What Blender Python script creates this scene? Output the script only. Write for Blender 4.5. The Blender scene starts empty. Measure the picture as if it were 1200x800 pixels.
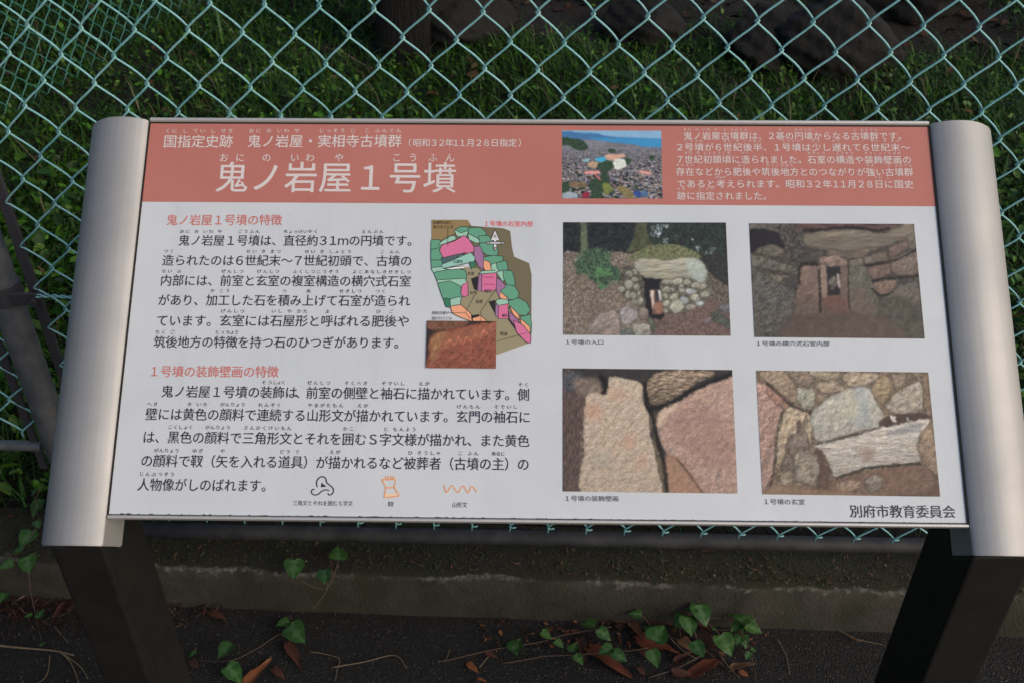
import bpy, bmesh, math, random
import numpy as np
from mathutils import Vector

random.seed(7)
RNG = np.random.default_rng(11)
S = bpy.context.scene
COL = S.collection
rad = math.radians

# ------------------------------------------------------------------ camera
CAM = np.array([0.0, 0.0, 1.46])
FPX = 1100.0                      # focal length in pixels of a 1200 px wide frame
PITCH, ROLL = 0.60593, 0.00173
_f = np.array([0, math.cos(PITCH), -math.sin(PITCH)])
_r = np.cross(_f, [0, 0, 1]); _r /= np.linalg.norm(_r); _u = np.cross(_r, _f)
CR = _r * math.cos(ROLL) + _u * math.sin(ROLL)
CU = -_r * math.sin(ROLL) + _u * math.cos(ROLL)
CF = _f
cam_data = bpy.data.cameras.new('camera')
cam = bpy.data.objects.new('camera', cam_data)
COL.objects.link(cam)
from mathutils import Matrix
m = Matrix.Identity(4)
for i in range(3):
    m[i][0], m[i][1], m[i][2], m[i][3] = CR[i], CU[i], -CF[i], CAM[i]
cam.matrix_world = m
cam_data.sensor_width = 36.0
cam_data.lens = 36.0 * FPX / 1200.0
cam_data.clip_start, cam_data.clip_end = 0.02, 400
cam_data.dof.use_dof = True
cam_data.dof.focus_distance = 1.24
cam_data.dof.aperture_fstop = 13.0
S.camera = cam

# ------------------------------------------------------------------ light
SUN_DIR = Vector((0.80, -0.50, 0.56)).normalized()      # direction towards the light
elev = math.asin(SUN_DIR.z)
world = bpy.data.worlds.new('World'); S.world = world
world.use_nodes = True
wn = world.node_tree
bg = wn.nodes['Background']
sky = wn.nodes.new('ShaderNodeTexSky')
sky.sky_type = 'NISHITA'; sky.sun_disc = False
sky.sun_elevation = elev
sky.sun_rotation = math.atan2(SUN_DIR.x, SUN_DIR.y)
sky.dust_density = 4.0; sky.air_density = 1.0
wn.links.new(sky.outputs[0], bg.inputs[0])
bg.inputs[1].default_value = 0.142
sd = bpy.data.lights.new('sun', 'SUN'); sun = bpy.data.objects.new('sun', sd); COL.objects.link(sun)
sd.energy = 0.42; sd.angle = rad(50); sd.color = (1.0, 0.95, 0.90)
sun.rotation_euler = (-SUN_DIR).to_track_quat('-Z', 'Y').to_euler()
sun.location = SUN_DIR * 6
S.view_settings.view_transform = 'Standard'; S.view_settings.look = 'None'
S.view_settings.exposure = 0.0; S.view_settings.gamma = 1.0
S.render.engine = 'CYCLES'
S.cycles.max_bounces = 6

# ------------------------------------------------------------------ helpers
def lin(c):
    c = np.asarray(c, float) / 255.0
    return np.where(c <= 0.04045, c / 12.92, ((c + 0.055) / 1.055) ** 2.4)

def ray(x, y):
    return CF + CR * (x - 600) / FPX + CU * (400 - y) / FPX

def tag(o, label=None, cat=None, group=None, kind=None):
    if label: o['label'] = label
    if cat: o['category'] = cat
    if group: o['group'] = group
    if kind: o['kind'] = kind
    return o

def empty(name, loc, label, cat, group=None):
    o = bpy.data.objects.new(name, None); COL.objects.link(o)
    o.location = loc; o.empty_display_size = 0.05
    return tag(o, label, cat, group)

def link(name, me, parent=None):
    o = bpy.data.objects.new(name, me); COL.objects.link(o)
    if parent is not None:
        o.parent = parent
        pw = Vector((0, 0, 0)); p = parent
        while p is not None:
            pw += Vector(p.location); p = p.parent
        o.location = -pw
    return o

def mesh(name, verts, faces, mats, parent=None, smooth=False, fmat=None, colors=None):
    """verts in world coordinates; colors = per-vertex linear rgb"""
    me = bpy.data.meshes.new(name)
    V = np.asarray(verts, dtype=np.float32).reshape(-1, 3)
    if isinstance(faces, np.ndarray):
        n, k = faces.shape
        me.vertices.add(len(V)); me.vertices.foreach_set('co', V.ravel())
        me.loops.add(n * k); me.loops.foreach_set('vertex_index', faces.astype(np.int32).ravel())
        me.polygons.add(n); me.polygons.foreach_set('loop_start', np.arange(0, n * k, k, dtype=np.int32))
        me.update(calc_edges=True)
    else:
        me.from_pydata([tuple(map(float, v)) for v in V], [], faces); me.update()
    for mm in (mats if isinstance(mats, (list, tuple)) else [mats]): me.materials.append(mm)
    if fmat is not None: me.polygons.foreach_set('material_index', np.asarray(fmat, dtype=np.int32))
    if smooth: me.polygons.foreach_set('use_smooth', np.ones(len(me.polygons), dtype=bool))
    if colors is not None:
        a = me.color_attributes.new('Col', 'FLOAT_COLOR', 'POINT')
        C = np.ones((len(V), 4), dtype=np.float32); C[:, :3] = colors
        a.data.foreach_set('color', C.ravel())
    return link(name, me, parent)

class N:
    """tiny node builder"""
    def __init__(s, name, rough=0.8, metal=0.0, spec=0.5):
        s.m = bpy.data.materials.new(name); s.m.use_nodes = True
        s.t = s.m.node_tree; s.b = s.t.nodes['Principled BSDF']
        s.b.inputs['Roughness'].default_value = rough
        s.b.inputs['Metallic'].default_value = metal
        s.b.inputs['Specular IOR Level'].default_value = spec
    def n(s, typ, **k):
        nd = s.t.nodes.new(typ)
        for a, b in k.items():
            if hasattr(nd, a): setattr(nd, a, b)
            else: nd.inputs[a.replace('_', ' ')].default_value = b
        return nd
    def l(s, a, b): s.t.links.new(a, b)
    def coord(s, scale=(1, 1, 1)):
        c = s.n('ShaderNodeTexCoord'); mp = s.n('ShaderNodeMapping'); mp.inputs['Scale'].default_value = scale
        s.l(c.outputs['Object'], mp.inputs[0]); return mp.outputs[0]
    def noise(s, scale, detail=5, vec=None, rough=0.6, dist=0):
        nd = s.n('ShaderNodeTexNoise'); nd.inputs['Scale'].default_value = scale
        nd.inputs['Detail'].default_value = detail; nd.inputs['Roughness'].default_value = rough
        nd.inputs['Distortion'].default_value = dist
        s.l(vec if vec is not None else s.coord(), nd.inputs['Vector']); return nd.outputs['Fac']
    def ramp(s, fac, stops):
        r = s.n('ShaderNodeValToRGB'); e = r.color_ramp.elements
        while len(e) < len(stops): e.new(0.5)
        for el, (p, c) in zip(e, stops):
            el.position = p; el.color = (*c, 1) if len(c) == 3 else c
        s.l(fac, r.inputs[0]); return r.outputs[0]
    def mix(s, fac, a, b, mode='MIX'):
        mx = s.n('ShaderNodeMix'); mx.data_type = 'RGBA'; mx.blend_type = mode
        for sock, v in ((mx.inputs[0], fac), (mx.inputs[6], a), (mx.inputs[7], b)):
            if isinstance(v, bpy.types.NodeSocket): s.l(v, sock)
            elif isinstance(v, (int, float)): sock.default_value = v
            else: sock.default_value = (*v, 1)
        return mx.outputs[2]
    def color(s, v):
        if isinstance(v, bpy.types.NodeSocket): s.l(v, s.b.inputs['Base Color'])
        else: s.b.inputs['Base Color'].default_value = (*v, 1)
        return s
    def bump(s, h, strength=0.3, dist=0.002):
        b = s.n('ShaderNodeBump'); b.inputs['Strength'].default_value = strength
        b.inputs['Distance'].default_value = dist
        s.l(h, b.inputs['Height']); s.l(b.outputs[0], s.b.inputs['Normal']); return s
    def vcol(s):
        a = s.n('ShaderNodeAttribute'); a.attribute_name = 'Col'; return a.outputs['Color']

def g(v): return (v, v, v)

# --- metals and paints
M = {}
k = N('anodised_aluminium', rough=0.5, metal=0.6)
v = k.coord((400, 3, 3)); st = k.noise(1.0, 3, v)
k.color(k.mix(k.ramp(k.noise(9, 4), [(0.35, g(0)), (0.7, g(1))]), (0.41, 0.41, 0.41), (0.475, 0.47, 0.46)))
av = k.b.inputs['Base Color'].links[0].from_socket
k.color(k.mix(k.ramp(k.noise(1.0, 3, k.coord((260, 2.5, 2.5))), [(0.45, g(0)), (0.75, g(0.35))]), av, (0.33, 0.33, 0.335)))
k.bump(st, 0.03, 0.0005)
r_ = k.n('ShaderNodeMapRange'); r_.inputs[3].default_value = 0.56; r_.inputs[4].default_value = 0.68
k.l(k.noise(14, 5), r_.inputs[0]); k.l(r_.outputs[0], k.b.inputs['Roughness'])
M['alu'] = k.m
k = N('aluminium_rail', rough=0.5, metal=0.5); k.color((0.6, 0.59, 0.575)); M['rail'] = k.m
k = N('dark_brown_post_paint', rough=0.55)
k.color(k.mix(k.ramp(k.noise(30, 6), [(0.4, g(0)), (0.75, g(1))]), (0.0066, 0.0058, 0.0054), (0.0125, 0.0108, 0.0095)))
pv = k.b.inputs['Base Color'].links[0].from_socket
k.color(k.mix(k.ramp(k.noise(240, 3), [(0.70, g(0)), (0.78, g(0.5))]), pv, (0.05, 0.045, 0.04)))
k.bump(k.noise(350, 3), 0.15, 0.0006); M['post'] = k.m
k = N('black_gap_strip', rough=0.8); k.color((0.012, 0.011, 0.011)); M['black'] = k.m  # black for the strips that draw the dark gaps around the panel
k = N('galvanised_pipe_weathered', rough=0.55, metal=0.35)
k.color(k.mix(k.ramp(k.noise(38, 8), [(0.35, g(0)), (0.75, g(1))]), (0.105, 0.115, 0.13), (0.20, 0.205, 0.21)))
k.bump(k.noise(260, 4), 0.25, 0.0008); M['pipe'] = k.m
k = N('dark_weathered_rail', rough=0.7, metal=0.2)
k.color(k.mix(k.ramp(k.noise(25, 8), [(0.35, g(0)), (0.7, g(1))]), (0.022, 0.023, 0.025), (0.055, 0.055, 0.056)))
k.bump(k.noise(200, 4), 0.3, 0.0008); M['rail_dark'] = k.m
k = N('dull_steel_bar', rough=0.6, metal=0.3)
k.color(k.mix(k.noise(60, 6), (0.045, 0.043, 0.052), (0.08, 0.074, 0.078))); M['bar'] = k.m
k = N('turquoise_pvc_wire', rough=0.38)
k.color(k.mix(k.ramp(k.noise(130, 5), [(0.62, g(0)), (0.72, g(0.7))]), k.mix(k.ramp(k.noise(22, 6), [(0.3, g(0)), (0.7, g(1))]), (0.16, 0.42, 0.44), (0.29, 0.56, 0.57)), (0.07, 0.10, 0.085))); M['wire'] = k.m
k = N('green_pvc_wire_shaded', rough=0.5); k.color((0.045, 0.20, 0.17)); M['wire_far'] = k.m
# --- prints
k = N('printed_sheet_white', rough=0.42, spec=0.35)
sp = k.ramp(k.noise(330, 2), [(0.74, g(0)), (0.80, g(1))])
cl = k.ramp(k.noise(7, 6, dist=1.0), [(0.3, (0.615, 0.66, 0.70)), (0.7, (0.68, 0.72, 0.762))])
cl = k.mix(k.ramp(k.noise(1.0, 6, k.coord((26, 5, 5))), [(0.56, g(0)), (0.8, g(0.35))]), cl, (0.50, 0.52, 0.55))
k.color(k.mix(sp, cl, (0.5, 0.5, 0.5))); M['paper'] = k.m
k = N('printed_salmon_red', rough=0.42, spec=0.35)
k.color(k.mix(k.ramp(k.noise(8, 7, dist=0.6), [(0.3, g(0)), (0.72, g(1))]), (0.485, 0.172, 0.142), (0.54, 0.208, 0.172))); M['red'] = k.m
k = N('printed_ink', rough=0.45, spec=0.35); k.color(k.vcol()); M['ink'] = k.m
# --- ground
k = N('asphalt', rough=0.85)
v1 = k.n('ShaderNodeTexVoronoi'); v1.inputs['Scale'].default_value = 330; k.l(k.coord(), v1.inputs['Vector'])
agg = k.ramp(v1.outputs['Distance'], [(0.0, g(1)), (0.75, g(0))])
cc = k.n('ShaderNodeSeparateColor'); k.l(v1.outputs['Color'], cc.inputs[0])
spk = k.ramp(cc.outputs[0], [(0.965, g(0)), (0.985, g(1))])
base = k.mix(k.ramp(k.noise(6, 6), [(0.35, g(0)), (0.7, g(1))]), (0.0030, 0.0028, 0.0030), (0.0065, 0.006, 0.006))
base = k.mix(k.ramp(cc.outputs[1], [(0.55, g(0)), (1.0, g(0.8))]), base, (0.024, 0.0225, 0.0215))
k.color(k.mix(k.mix(1.0, spk, k.ramp(v1.outputs['Distance'], [(0.3, g(0.8)), (0.5, g(0))]), 'MULTIPLY'), base, (0.15, 0.145, 0.14)))
hh = k.mix(0.4, agg, k.ramp(k.noise(60, 6), [(0.2, g(0)), (0.8, g(1))]))
k.bump(hh, 1.0, 0.005); M['asphalt'] = k.m
k = N('mossy_kerb_concrete', rough=0.92)
att = k.n('ShaderNodeSeparateColor'); k.l(k.vcol(), att.inputs[0])
moss = k.mix(k.ramp(k.noise(11, 8, dist=0.8), [(0.38, g(0)), (0.62, g(1))]), (0.019, 0.015, 0.010), (0.019, 0.020, 0.007))
moss = k.mix(k.ramp(k.noise(240, 4), [(0.62, g(0)), (0.78, g(1))]), moss, (0.07, 0.065, 0.05))
face = k.mix(k.ramp(k.noise(9, 8, dist=1.2), [(0.36, g(0)), (0.66, g(1))]), (0.021, 0.018, 0.013), (0.052, 0.047, 0.037))
face = k.mix(k.ramp(k.noise(5, 6, dist=0.5), [(0.50, g(0)), (0.68, g(1))]), face, (0.022, 0.025, 0.011))
face = k.mix(k.ramp(k.noise(260, 3), [(0.62, g(0)), (0.8, g(1))]), face, (0.10, 0.095, 0.083))
mth = k.n('ShaderNodeMath'); mth.operation = 'MULTIPLY_ADD'; k.l(k.noise(60, 6), mth.inputs[0]); mth.inputs[1].default_value = 1.1; k.l(att.outputs[0], mth.inputs[2])
chipf = k.ramp(mth.outputs[0], [(0.84, g(0)), (1.0, g(1))])
mm = k.n('ShaderNodeMath'); mm.operation = 'MULTIPLY_ADD'; k.l(k.noise(30, 6), mm.inputs[0]); mm.inputs[1].default_value = 0.6; k.l(att.outputs[1], mm.inputs[2])
mossf = k.ramp(mm.outputs[0], [(0.62, g(0)), (0.95, g(1))])
chipc = k.mix(k.ramp(k.noise(90, 6), [(0.4, g(0)), (0.65, g(1))]), (0.05, 0.046, 0.037), (0.15, 0.14, 0.12))
k.color(k.mix(chipf, k.mix(mossf, face, moss), chipc)); k.bump(k.noise(170, 9), 0.8, 0.004); M['kerb'] = k.m
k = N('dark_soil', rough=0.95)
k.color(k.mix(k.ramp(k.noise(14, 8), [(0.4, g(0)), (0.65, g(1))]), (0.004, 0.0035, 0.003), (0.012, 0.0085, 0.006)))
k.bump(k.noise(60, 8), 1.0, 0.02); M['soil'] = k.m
k = N('leaf_green_varied', rough=0.5, spec=0.3); k.color(k.vcol()); M['leafv'] = k.m
k = N('dead_leaf_varied', rough=0.7, spec=0.3)
k.color(k.mix(k.ramp(k.noise(60, 5), [(0.35, g(0.0)), (0.75, g(0.5))]), k.vcol(), (0.03, 0.016, 0.01))); M['dead'] = k.m
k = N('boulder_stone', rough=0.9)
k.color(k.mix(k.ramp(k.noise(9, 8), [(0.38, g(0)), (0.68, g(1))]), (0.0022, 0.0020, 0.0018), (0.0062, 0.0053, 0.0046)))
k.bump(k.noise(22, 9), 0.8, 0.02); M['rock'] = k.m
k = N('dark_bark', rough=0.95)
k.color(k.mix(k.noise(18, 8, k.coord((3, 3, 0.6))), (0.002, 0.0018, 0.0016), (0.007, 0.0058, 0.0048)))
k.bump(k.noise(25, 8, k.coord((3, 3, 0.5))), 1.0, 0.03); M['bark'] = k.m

# ------------------------------------------------------------------ frames of reference
# fence line: s runs along it, o is the offset towards the camera (negative = in front), h is height
FO = np.array([-0.46218, 1.246, 1.46 - 0.33004])
FA = 0.0707; FB = 0.0744
FX = np.array([math.cos(-0.02522), math.sin(-0.02522), -0.0222]); FY = np.array([0.02522, 1, 0.0])
def FP(s, o, h):           # h measured from the top knot row
    return FO + FX * s + FY * o + np.array([0, 0, h])
def slope_z(x): return -0.0222 * (x + 0.46)
def on_fence(px, py, o=0.0):
    d = ray(px, py); n = np.cross(FX, [0, 0, 1.0]); n /= np.linalg.norm(n)
    t = ((FO + FY * o - CAM) @ n) / (d @ n)
    P = CAM + d * t; q = P - FO - FY * o
    s = q[0] / FX[0]; return s, q[2] - FX[2] * s
def on_ground(px, py, h=0.0):
    d = ray(px, py)
    # plane z = h + slope_z(x)
    t = (h - 0.0222 * 0.46 - CAM[2]) / (d[2] + 0.0222 * d[0])
    return CAM + d * t

# ------------------------------------------------------------------ basic builders
def tube(path, r, sides=8, cap=True, r2=None):
    P = np.asarray(path, float); n = len(P)
    T = np.gradient(P, axis=0); T /= np.linalg.norm(T, axis=1)[:, None] + 1e-12
    up = np.array([0, 0, 1.0]) if abs(T[0][2]) < 0.9 else np.array([0, 1.0, 0])
    V = []; a = np.arange(sides) * 2 * math.pi / sides
    prev = None
    rr = np.linspace(r, r if r2 is None else r2, n) if np.isscalar(r) else np.asarray(r)
    for i in range(n):
        b = up if prev is None else prev
        x = b - T[i] * (b @ T[i]); x /= np.linalg.norm(x) + 1e-12
        y = np.cross(T[i], x); prev = x
        V.append(P[i] + rr[i] * (np.cos(a)[:, None] * x + np.sin(a)[:, None] * y))
    V = np.concatenate(V)
    F = []
    for i in range(n - 1):
        for j in range(sides):
            F.append((i * sides + j, i * sides + (j + 1) % sides, (i + 1) * sides + (j + 1) % sides, (i + 1) * sides + j))
    if cap:
        F.append(tuple(range(sides))[::-1]); F.append(tuple((n - 1) * sides + j for j in range(sides)))
    return V, F

def prism(poly, axis_a, axis_b):
    """poly: Nx3 array at one end; extrude by the vector (axis_b)"""
    P = np.asarray(poly, float); n = len(P)
    V = np.concatenate([P + axis_a, P + axis_b])
    F = [tuple(range(n))[::-1], tuple(range(n, 2 * n))]
    for i in range(n): F.append((i, (i + 1) % n, n + (i + 1) % n, n + i))
    return V, F

def fix_normals(o, bevel=0.0, seg=2):
    bm = bmesh.new(); bm.from_mesh(o.data)
    bmesh.ops.recalc_face_normals(bm, faces=bm.faces)
    if bevel:
        es = [e for e in bm.edges if len(e.link_faces) == 2 and e.calc_face_angle(0) > 0.6]
        bmesh.ops.bevel(bm, geom=es, offset=bevel, segments=seg, affect='EDGES', profile=0.6)
    bm.to_mesh(o.data); bm.free(); o.data.update()
    return o

def vnoise(shape, cells, seed):
    """smooth value noise on a grid of given shape"""
    rg = np.random.default_rng(seed)
    cy, cx = max(1, int(cells[0])), max(1, int(cells[1]))
    G = rg.random((cy + 2, cx + 2))
    y = np.linspace(0, cy, shape[0]); x = np.linspace(0, cx, shape[1])
    yi = np.minimum(y.astype(int), cy); xi = np.minimum(x.astype(int), cx)
    fy = y - yi; fx = x - xi; fy = fy * fy * (3 - 2 * fy); fx = fx * fx * (3 - 2 * fx)
    a = G[np.ix_(yi, xi)]; b = G[np.ix_(yi, xi + 1)]; c = G[np.ix_(yi + 1, xi)]; d = G[np.ix_(yi + 1, xi + 1)]
    return (a * (1 - fx) + b * fx) * (1 - fy)[:, None] + (c * (1 - fx) + d * fx) * fy[:, None]
def fbm(shape, cells, seed, octs=4):
    out = 0; amp = 1; tot = 0
    for o in range(octs):
        out = out + amp * vnoise(shape, (cells[0] * 2 ** o, cells[1] * 2 ** o), seed + o * 17); tot += amp; amp *= 0.55
    return out / tot

# ================================================================== SETTING
# asphalt: one sheet reaching far
def ground_sheet():
    xs = np.concatenate([[-60, -20, -8, -4], np.linspace(-2.5, 2.5, 60), [4, 8, 20, 60]])
    ys = np.concatenate([[-60, -20, -6, -2], np.linspace(0, 1.26, 24)])
    X, Y = np.meshgrid(xs, ys)
    Z = slope_z(np.clip(X, -3, 3))
    V = np.stack([X, Y, Z], -1).reshape(-1, 3); w = len(xs)
    F = [(j * w + i, j * w + i + 1, (j + 1) * w + i + 1, (j + 1) * w + i) for j in range(len(ys) - 1) for i in range(w - 1)]
    o = mesh('pavement', V, np.array(F), M['asphalt'], smooth=True)
    tag(o, 'black coarse asphalt pavement in front of the kerb', kind='structure')
ground_sheet()

def back_z(x, y):
    return 0.085 + slope_z(np.clip(x, -3, 3)) + 0.11 * np.clip(y - 1.35, 0, 6) + 0.03 * np.sin(x * 1.9 + 1) * np.clip(y - 1.4, 0, 1) + 0.02 * np.sin(x * 5 + y * 4) * np.clip(y - 1.4, 0, 1)
def on_back(px, py, h=0.0):
    d = ray(px, py); t = 1.5
    for i in range(60):
        P = CAM + d * t; e = P[2] - back_z(P[0], P[1]) - h
        t += e / (-d[2] + 0.15) * 0.8
    return CAM + d * t
def back_ground():
    xs = np.concatenate([[-60, -20, -8], np.linspace(-4.5, 4.5, 150), [8, 20, 60]])
    ys = np.concatenate([np.linspace(1.30, 6.5, 110), [8, 14, 30, 60]])
    X, Y = np.meshgrid(xs, ys)
    Z = back_z(X, Y) + (fbm(X.shape, (30, 40), 5) - 0.5) * 0.05 * np.clip((Y - 1.33) * 5, 0, 1)
    V = np.stack([X, Y, Z], -1).reshape(-1, 3); w = len(xs)
    F = [(j * w + i, j * w + i + 1, (j + 1) * w + i + 1, (j + 1) * w + i) for j in range(len(ys) - 1) for i in range(w - 1)]
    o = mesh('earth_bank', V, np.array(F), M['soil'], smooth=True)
    tag(o, 'dark bare soil of the grassy bank behind the fence', kind='structure')
back_ground()

# kerb: profile swept along the fence line with an irregular broken edge
def kerb():
    L0, L1, n = -2.2, 2.6, 520
    s = np.linspace(L0, L1, n)
    e1 = (vnoise((1, n), (1, 60), 3)[0] - 0.5); e2 = (vnoise((1, n), (1, 190), 4)[0] - 0.5); e3 = (vnoise((1, n), (1, 25), 8)[0] - 0.5)
    base_h = 1.46 - 0.33004 + 0.0     # z of the fence origin
    topz = 0.100 - base_h
    rows = []
    ed = 0.006 * e1 + 0.005 * e2 + 0.004 * e3
    chip = np.clip(e2 * 0.9 + e1, -0.1, 1)
    rows.append([(-0.052 + 0.002 * e1[i], -0.03) for i in range(n)])
    rows.append([(-0.050 + 0.003 * e1[i], 0.030) for i in range(n)])
    rows.append([(-0.046 + 0.004 * e3[i], 0.065) for i in range(n)])
    rows.append([(-0.043 + ed[i], 0.090 + 0.004 * e2[i]) for i in range(n)])
    rows.append([(-0.037 + ed[i] * 1.3, 0.0965 + 0.003 * e1[i]) for i in range(n)])
    rows.append([(-0.031 + ed[i] * 1.5 + 0.004 * chip[i], 0.0990) for i in range(n)])
    rows.append([(-0.010, 0.101 + 0.003 * e3[i]) for i in range(n)])
    rows.append([(0.030, 0.102 + 0.003 * e1[i]) for i in range(n)])
    rows.append([(0.095, 0.103) for i in range(n)])
    rows.append([(0.120, 0.060) for i in range(n)])
    V = [FP(s[i], r[i][0], r[i][1] - base_h) for r in rows for i in range(n)]
    F = [(j * n + i, j * n + i + 1, (j + 1) * n + i + 1, (j + 1) * n + i) for j in range(len(rows) - 1) for i in range(n - 1)]
    C = np.zeros((len(rows), n, 3)); e4 = vnoise((1, n), (1, 40), 18)[0]
    C[3, :, 0] = 0.10 + 0.18 * e4; C[4, :, 0] = 0.22 + 0.34 * e4; C[5, :, 0] = 0.05 + 0.25 * e4
    C[0, :, 1] = 0.32; C[2, :, 1] = 0.15; C[4, :, 1] = 0.4; C[5:, :, 1] = 0.9
    o = mesh('kerb', V, np.array(F), M['kerb'], smooth=True, colors=C.reshape(-1, 3))
    tag(o, 'low mossy concrete kerb with a chipped pale edge under the fence', kind='structure')
kerb()

# ================================================================== FENCE
def zig_wire(j, rows, origin, ex, ey, a, b, r=0.0017, over=0.0027, seed=0, k0=0, clipl=None):
    rg = random.Random(seed * 977 + j)
    ts = [0, .05, .11, .22, .36, .5, .64, .78, .89, .95]
    path = []
    kn = lambda c, kk: (math.sin(c * 12.9898 + kk * 78.233 + seed) * 43758.5453) % 1.0 - 0.5
    for kk in range(k0, rows):
        left = (j + kk) % 2 == 0
        c0, c1 = (j, j + 1) if left else (j + 1, j)
        o0, o1 = (-over, over) if left else (over, -over)
        x0 = c0 * a / 2 + o0 + 0.002 * kn(c0, kk); x1 = c1 * a / 2 + o1 + 0.002 * kn(c1, kk + 1)
        z0 = -kk * b / 2 + 0.0025 * kn(c0 + 31, kk); z1 = -(kk + 1) * b / 2 + 0.0025 * kn(c1 + 31, kk + 1)
        d = 1.0 if left else -1.0                    # '\' behind, '/' in front
        bow = (0.0012 + 0.0012 * rg.random()) * (1 if left else 0.2)
        for t in ts:
            e = t + 0.02 * math.sin(2 * math.pi * t) * -1
            x = x0 + (x1 - x0) * e
            z = z0 + (z1 - z0) * t
            w = math.sin(math.pi * t) * bow
            x += w * 0.7 * d; z += w
            dep = d * r * 1.25 * min(1.0, min(t, 1 - t) / 0.10)
            path.append(origin + ex * x + ey * dep + np.array([0, 0, z]))
    kk = rows; left = (j + kk) % 2 == 0
    path.append(origin + ex * ((j if left else j + 1) * a / 2) + np.array([0, 0, -rows * b / 2]))
    return path

main_fence = empty('chain_link_fence', FP(-0.3, 0, -1.03), 'turquoise chain link fence running right behind the information sign', 'fence')
NB = 25
# left edge: the stretcher bar
s_bar, _ = on_fence(22, 285)
for j in range(int(math.floor(s_bar / (FA / 2))) + 1, 50):
    P = zig_wire(j, NB, FO, FX, FY, FA, FB, seed=1, k0=-5)
    # knuckled lower end: a short hook
    e = np.array(P[-1]); left = (j + NB) % 2 == 0
    sg = 1 if left else -1
    ex_h = 0.006 * (1 - min(max(j * FA / 2 / 0.9, 0), 1)); dn = np.array([0, 0, -ex_h]); P.append(e + dn); e = e + dn
    P += [e + FX * sg * 0.004 + np.array([0, 0, -0.002]), e + FX * sg * 0.010 + np.array([0, -0.002, 0.002])] if left else [e + FX * -0.001 + np.array([0, 0, -0.012])]
    V, F = tube(P, 0.00155, 6)
    mesh('wire', V, F, M['wire'], main_fence, smooth=True)

def vpipe(name, px, py, rr, ztop, zbot, parent, mat, o=0.0, sides=24):
    s, h = on_fence(px, py, o)
    A = FP(s, o, 0); P = [np.array([A[0], A[1], z]) for z in np.linspace(ztop, zbot, 6)]
    V, F = tube(P, rr, sides)
    ob = mesh(name, V, F, mat, parent)
    for p in ob.data.polygons:
        if len(p.vertices) == 4: p.use_smooth = True
    return ob, A
post_o, postA = vpipe('fence_post', 32, 417, 0.0243, 1.75, 0.06, main_fence, M['pipe'], o=0.012)
post_o['label'] = 'thick grey steel corner post'
def flatbar(px, py, w, t, ztop, zbot, parent, o, name='stretcher_bar'):
    s, h = on_fence(px, py, o); A = FP(s, o, 0)
    ex = np.array([1, -0.025, 0]) * w / 2; ey = np.array([0.025, 1, 0]) * t / 2
    q = np.array([A + a * ex + b * ey for a, b in ((-1, -1), (1, -1), (1, 1), (-1, 1))]); q[:, 2] = 0
    V, F = prism(q, np.array([0, 0, zbot]), np.array([0, 0, ztop]))
    return fix_normals(mesh(name, V, F, M['bar'], parent), 0.0008, 1)
flatbar(22, 285, 0.0165, 0.006, 1.7, 0.13, main_fence, 0.004)
# bottom rail
def rail(p0, p1, rr, parent, o, ext0=0, ext1=0):
    s0, h0 = on_fence(*p0, o); s1, h1 = on_fence(*p1, o)
    A, B = FP(s0, o, h0), FP(s1, o, h1); d = (B - A)
    P = [A + d * t for t in np.linspace(-ext0, 1 + ext1, 8)]
    V, F = tube(P, rr, 20)
    ob = mesh('bottom_rail', V, F, M['rail_dark'], parent)
    for p in ob.data.polygons:
        if len(p.vertices) == 4: p.use_smooth = True
    return ob
rail((300, 623.5), (800, 633.5), 0.0148, main_fence, 0.019, 0.40, 1.3)
# clamp band with bolt on the corner post
s_c, h_c = on_fence(30, 347, 0.0)
zc = FP(s_c, 0, h_c)[2]
a_ = np.linspace(0, 2 * math.pi, 25)[:-1]
ring = []
for zz in (-0.016, 0.016):
    for rr_ in (0.0275, 0.0245):
        ring.append(np.stack([postA[0] + rr_ * np.cos(a_), postA[1] + rr_ * np.sin(a_), np.full(24, zc + zz)], 1))
V = np.concatenate(ring); F = []
for i in range(24):
    j = (i + 1) % 24
    F += [(i, j, 48 + j, 48 + i), (24 + i, 72 + i, 72 + j, 24 + j), (i, 24 + i, 24 + j, j), (48 + i, 48 + j, 72 + j, 72 + i)]
clamp = fix_normals(mesh('clamp_band', V, F, M['bar'], main_fence))
cb = postA + np.array([0.024, -0.024, 0]); cb[2] = zc - 0.001
q = np.array([cb + np.array(v_) for v_ in ((0, -0.003, -0.011), (0, 0.003, -0.011), (0, 0.003, 0.011), (0, -0.003, 0.011))])
V, F = prism(q, np.array([-0.004, 0.004, 0]), np.array([0.046, 0.004, 0]))
fix_normals(mesh('clamp_ear', V, F, M['bar'], clamp), 0.001, 1)
V, F = tube([cb + np.array([0.034, -0.012, 0]), cb + np.array([0.034, 0.018, 0])], 0.0065, 6)
fix_normals(mesh('bolt', V, F, M['bar'], clamp))
# twisted tie wire from the clamp to the mesh
P1, P2 = [], []
tw0 = cb + np.array([0.040, -0.002, 0.009])
for i in range(40):
    t = i / 39; c = tw0 + np.array([0.065 * t, -0.004 * t, 0.001 * math.sin(t * 4)])
    w = 0.0022 * (1 - 0.4 * t)
    P1.append(c + np.array([0, w * math.cos(t * 16), w * math.sin(t * 16)])); P2.append(c - np.array([0, w * math.cos(t * 16), w * math.sin(t * 16)]))
for P in (P1, P2):
    V, F = tube(P, 0.0014, 6); mesh('tie_wire', V, F, M['wire'], main_fence, smooth=True)

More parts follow.
